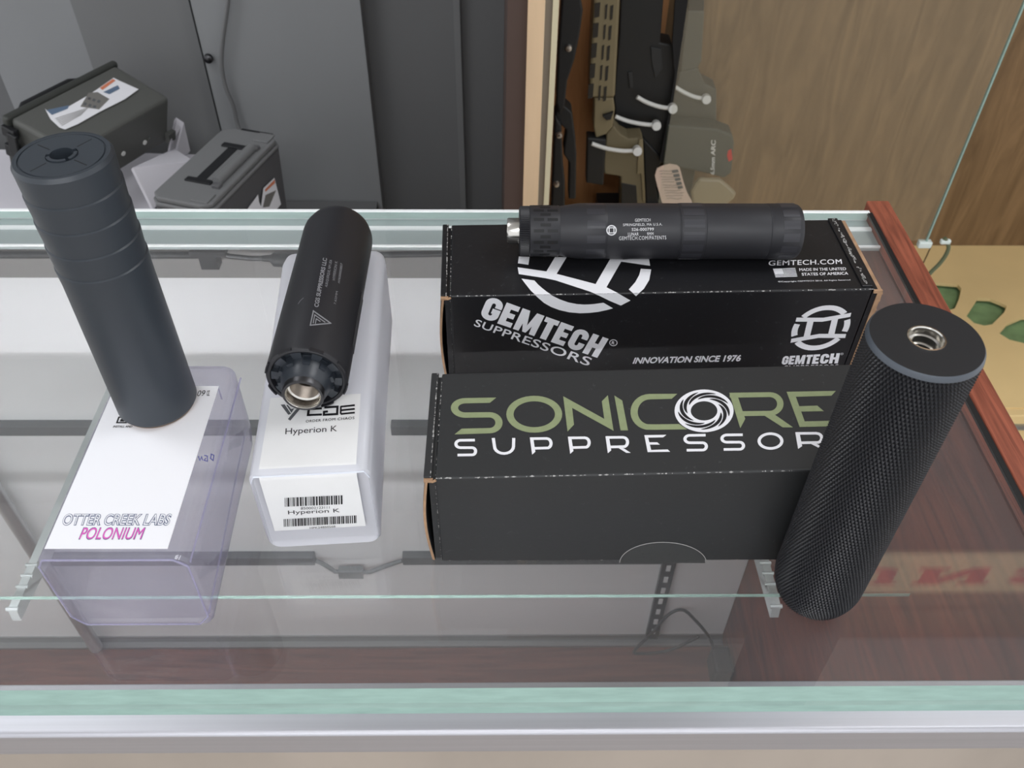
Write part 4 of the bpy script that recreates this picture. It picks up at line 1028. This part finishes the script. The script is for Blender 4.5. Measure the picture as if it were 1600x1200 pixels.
# fascia with the sign above the doors
MB().box(20, 1720, 1196, 1216, 1380, 1748).build('fascia', oak, cb)
MB().box(20, 1720, 1196, 1752, 1590, 1600).build('top_board', oak, cb)
sg = thing('sign', 'long tan sign board with red slab letters above the gun cabinet', 'sign', (900, 1190, 1342))
MB().box(520, 1460, 1188, 1195.5, 1340, 1508).build('board', mat('tan_sign_board', (222, 196, 150), .7), sg)
p = MB()
def slab_letter(polys, x0, w):
    for q in polys:
        p.prism([(x0+u*w, 1186.5, 1400+(1-v)*70) for u, v in q], (0, 1.6, 0))
red = mat('red_paint', (196, 40, 34), .6)
slab_letter([[(0, 0), (.42, 0), (.42, .14), (.34, .14), (.34, .78), (.66, .78), (.66, .14), (.58, .14), (.58, 0), (1, 0), (1, .14), (.92, .14), (.92, .86), (.8, 1), (.2, 1), (.08, .86), (.08, .14), (0, .14)]], 820, 150)
slab_letter([[(0, 0), (.34, 0), (.7, .62), (.7, .14), (.6, .14), (.6, 0), (1, 0), (1, .14), (.92, .14), (.92, 1), (.68, 1), (.3, .34), (.3, .86), (.4, .86), (.4, 1), (0, 1), (0, .86), (.08, .86), (.08, .14), (0, .14)]], 1009, 188)
slab_letter([[(.95, 0), (.95, .3), (.75, .3), (.62, .17), (.4, .17), (.3, .27), (.42, .4), (.8, .52), (1, .7), (.9, .9), (.7, 1), (.25, 1), (.05, .88), (.05, .68), (.25, .68), (.35, .82), (.6, .84), (.7, .72), (.55, .62), (.15, .48), (0, .3), (.1, .08), (.3, 0)]], 1240, 150)
slab_letter([[(.95, .05), (.95, .35), (.75, .35), (.6, .18), (.4, .18), (.27, .35), (.27, .68), (.4, .83), (.6, .83), (.7, .68), (.5, .68), (.5, .52), (1, .52), (1, .68), (.92, .7), (.92, .9), (.7, 1), (.3, 1), (.05, .8), (0, .5), (.05, .2), (.3, 0), (.75, 0)]], 600, 160)
p.build('lettering', red, sg)

# --- long guns standing in the cabinet (outline at their own depth and thickness)
zg = Zm(800, 0, 3.53)
def gpoly(pts, Y): return [at_y(x, y, Y) for x, y in zg(pts)]
def gp(name, pts, Y, th, m, par, bevel=3): return MB().prism(gpoly(pts, Y), (0, th, 0)).build(name, m, par, bevel=bevel)
def down(pts, Y, z): pass
t = thing('rifle', 'black scoped rifle at the left end of the cabinet beside the ivory stile', 'rifle', (110, 1500, -877))
gp('barrel_and_scope', [(280, -60), (372, -60), (392, 60), (385, 110), (372, 200), (345, 330), (305, 450), (290, 590), (262, 640), (245, 560), (255, 300), (270, 80)], 1480, 42, gun_black, t)
gp('receiver', [(250, 560), (292, 585), (332, 620), (350, 760), (356, 850), (352, 1100), (312, 1100), (316, 900), (284, 850), (300, 720), (270, 690), (240, 640)], 1490, 38, gun_black, t)
gp('stock', [(238, 640), (272, 690), (282, 900), (292, 1000), (292, 1240), (215, 1240), (228, 900)], 1480, 46, gun_black, t)
b = MB()
for u, v in ((260, 745), (245, 1015), (312, 265)): b.lathe([(0, 0), (7, 0), (5, 4), (0, 5)], Matrix.Translation(at_y(*zg([(u, v)])[0], 1479)) @ Matrix.Rotation(R(90), 4, 'X'), 16)
build_each(b, 'screw', steel, t, smooth=True)
MB().box(80, 140, 1470, 1540, -876, -690).build('butt', gun_black, t)

t = thing('rifle', 'flat dark earth carbine with slotted handguard, second from the left in the cabinet', 'rifle', (175, 1600, -877))
gp('handguard', [(455, -80), (600, -80), (568, 540), (430, 540), (430, 380)], 1600, 52, fde, t, 5)
b = MB()
for r_ in range(5):
    v0 = 20+r_*112; s_ = -r_*9
    for (u0, u1, dv) in ((458+s_, 488+s_, 0), (516+s_, 528+s_, 10), (544+s_, 560+s_, 14)):
        q = gpoly([(u0, v0+dv), (u1, v0+dv-6), (u1-6, v0+dv+72), (u0-4, v0+dv+78)], 1598.5); b.prism(q, (0, 3, 0))
b.build('handguard_slot', mat('slot_dark', (44, 40, 34), .6), t)
gp('receiver', [(455, 540), (560, 540), (568, 600), (556, 700), (520, 742), (462, 762), (450, 700)], 1602, 46, fde, t)
gp('pistol_lower', [(520, 742), (560, 692), (600, 742), (640, 765), (720, 760), (738, 1115), (728, 1240), (600, 1240), (600, 975), (510, 960), (505, 880), (520, 780)], 1604, 44, fde_dk, t)
gp('magazine', [(415, 760), (520, 770), (505, 1025), (408, 1010)], 1596, 30, gun_black, t)
gp('lever', [(500, 640), (560, 620), (545, 660), (520, 665)], 1594, 8, gun_black, t, 1)
gp('dark_opening', [(605, 1010), (685, 1025), (700, 1240), (600, 1240)], 1602.5, 6, gun_black, t, 1)
gp('frame_edge', [(700, 770), (722, 765), (736, 1110), (722, 1110), (712, 960), (690, 960)], 1600, 30, fde, t, 1)
MB().box(150, 240, 1596, 1650, -876, -690).build('butt', fde_dk, t)

t = thing('rifle', 'black rifle in the middle of the cabinet, right of the earth-coloured carbine', 'rifle', (240, 1650, -877))
gp('handguard', [(602, -80), (842, -80), (818, 235), (885, 248), (905, 400), (868, 650), (832, 900), (800, 930), (735, 900), (722, 760), (640, 765), (600, 742), (565, 700), (568, 600), (560, 540), (590, 200)], 1660, 50, gun_black, t)
gp('stock', [(722, 760), (835, 880), (800, 940), (792, 1000), (825, 1240), (728, 1240), (738, 1115)], 1655, 44, gun_black, t)
gp('grip_panel', [(765, 260), (822, 270), (830, 380), (790, 430), (770, 340)], 1657, 6, mat('soft_black', (44, 45, 46), .6), t, 1)
gp('receiver_panel', [(640, 400), (662, 400), (668, 480), (650, 490)], 1657, 6, MATS['soft_black'], t, 1)
MB().box(215, 290, 1655, 1700, -876, -690).build('butt', gun_black, t)
t = tag(gp('rifle_sling', [(905, -80), (975, -80), (952, 200), (905, 480), (865, 700), (835, 900), (815, 885), (862, 640), (898, 400), (885, 245)], 1645, 8, mat('black_webbing', (22, 22, 24), .8), None, 0), 'black sling strap hanging beside the middle black rifle', 'rifle sling')

t = thing('rifle', 'rifle with grey stock behind the glass door, rightmost in the cabinet', 'rifle', (330, 1690, -877))
gp('handguard', [(968, 60), (1062, 60), (1045, 340), (1022, 380), (930, 400), (940, 240)], 1690, 44, gun_olive, t)
gp('muzzle_end', [(975, -80), (1062, -80), (1060, 62), (968, 62)], 1692, 40, gun_black, t)
gp('receiver', [(925, 395), (1025, 375), (1060, 460), (1128, 492), (1128, 720), (862, 700), (905, 480)], 1690, 46, gun_olive, t)
gp('stock', [(862, 700), (1040, 720), (1010, 960), (960, 1240), (850, 1240), (832, 900)], 1694, 40, gun_olive, t)
MB().box(270, 330, 1690, 1740, -876, -690).build('butt', gun_olive, t)
t = thing('ammunition_box', 'dark grey ammunition box with red badge and vertical white lettering', 'box', (395, 1660, -640))
gp('box_body', [(860, 690), (1132, 712), (1215, 742), (1226, 790), (1210, 955), (1170, 985), (1100, 965), (832, 905)], 1640, 44, mat('dark_green_grey_card', (74, 78, 72), .6), t, 4)
bs = lambda px, py: at_y(px, py, 1639)
pr = Print(bs); pr.use(0).text('6.5mm ARC', zg([(1094, 962), (1098, 772), (1124, 774), (1116, 964)]), bold=.03); pr.use(1).poly(zg([(1192, 830), (1210, 822), (1216, 880), (1196, 892), (1186, 860)])); pr.build('box_print', [zip_m, mat('red_badge', (200, 40, 44), .5)], t)
MB().box(300, 460, 1640, 1720, -876, -690).build('box_stand', gun_olive, t)
# white zip ties
for lab, pts, Y in (('white zip tie across the earth-coloured carbine', [(440, 792), (520, 818), (610, 832), (690, 830)], 1592),
                    ('white zip tie across the black rifle, lower of its two', [(570, 642), (640, 668), (720, 684), (795, 690)], 1640),
                    ('white zip tie across the black rifle, upper of its two', [(690, 535), (745, 565), (820, 590), (885, 597)], 1637),
                    ('white zip tie across the grey rifle stock behind glass', [(900, 480), (950, 510), (1010, 535), (1070, 545)], 1676)):
    q = gpoly(pts, Y); bb = MB().tube(bez(q), 4.2, 8)
    e = q[-1]; bb.lathe([(0, -9), (9, -8), (10, 0), (9, 8), (0, 9)], Matrix.Translation(e) @ Matrix.Rotation(R(80), 4, 'X'), 12)
    tag(bb.build('zip_tie', zip_m, smooth=True), lab, 'zip tie', 'white zip ties on the rifles')
tg = tag(MB().prism(gpoly([(800, 930), (830, 915), (870, 905), (910, 912), (925, 925), (945, 1000), (965, 1060), (992, 1110), (1010, 1180), (850, 1180), (825, 1110), (800, 1020), (788, 970)], 1560), (0, 2, 0)).build('price_tag', mat('pink_paper', (214, 190, 174), .8)), 'pinkish handwritten price tag hanging in front of the rifles', 'price tag')
pr = Print(lambda px, py: at_y(px, py, 1559)); rn = random.Random(4)
for k in range(11):
    y = 945+k*15; x = 812+k*4; w = rn.uniform(60, 110); pr.stroke(zg([(x, y), (x+w*.3, y+rn.uniform(-4, 4)), (x+w*.7, y+rn.uniform(-4, 4)), (x+w, y-2)]), .6)
for k in range(5): pr.poly(zg([(880+k*8, 940+k*22), (915+k*6, 935+k*22), (920+k*6, 950+k*22), (885+k*8, 955+k*22)]))
pr.build('handwriting', ink_grey, tg)
tag(MB().prism(gpoly([(985, 1060), (1005, 1020), (1035, 985), (1090, 990), (1150, 990), (1200, 1030), (1240, 1070), (1228, 1098), (1100, 1200), (1000, 1180)], 1600), (0, 12, 0)).build('clear_pouch', mat('tan_clear_film', (150, 138, 112), .3), bevel=8), 'crumpled tan plastic pouch beside the price tag', 'pouch')
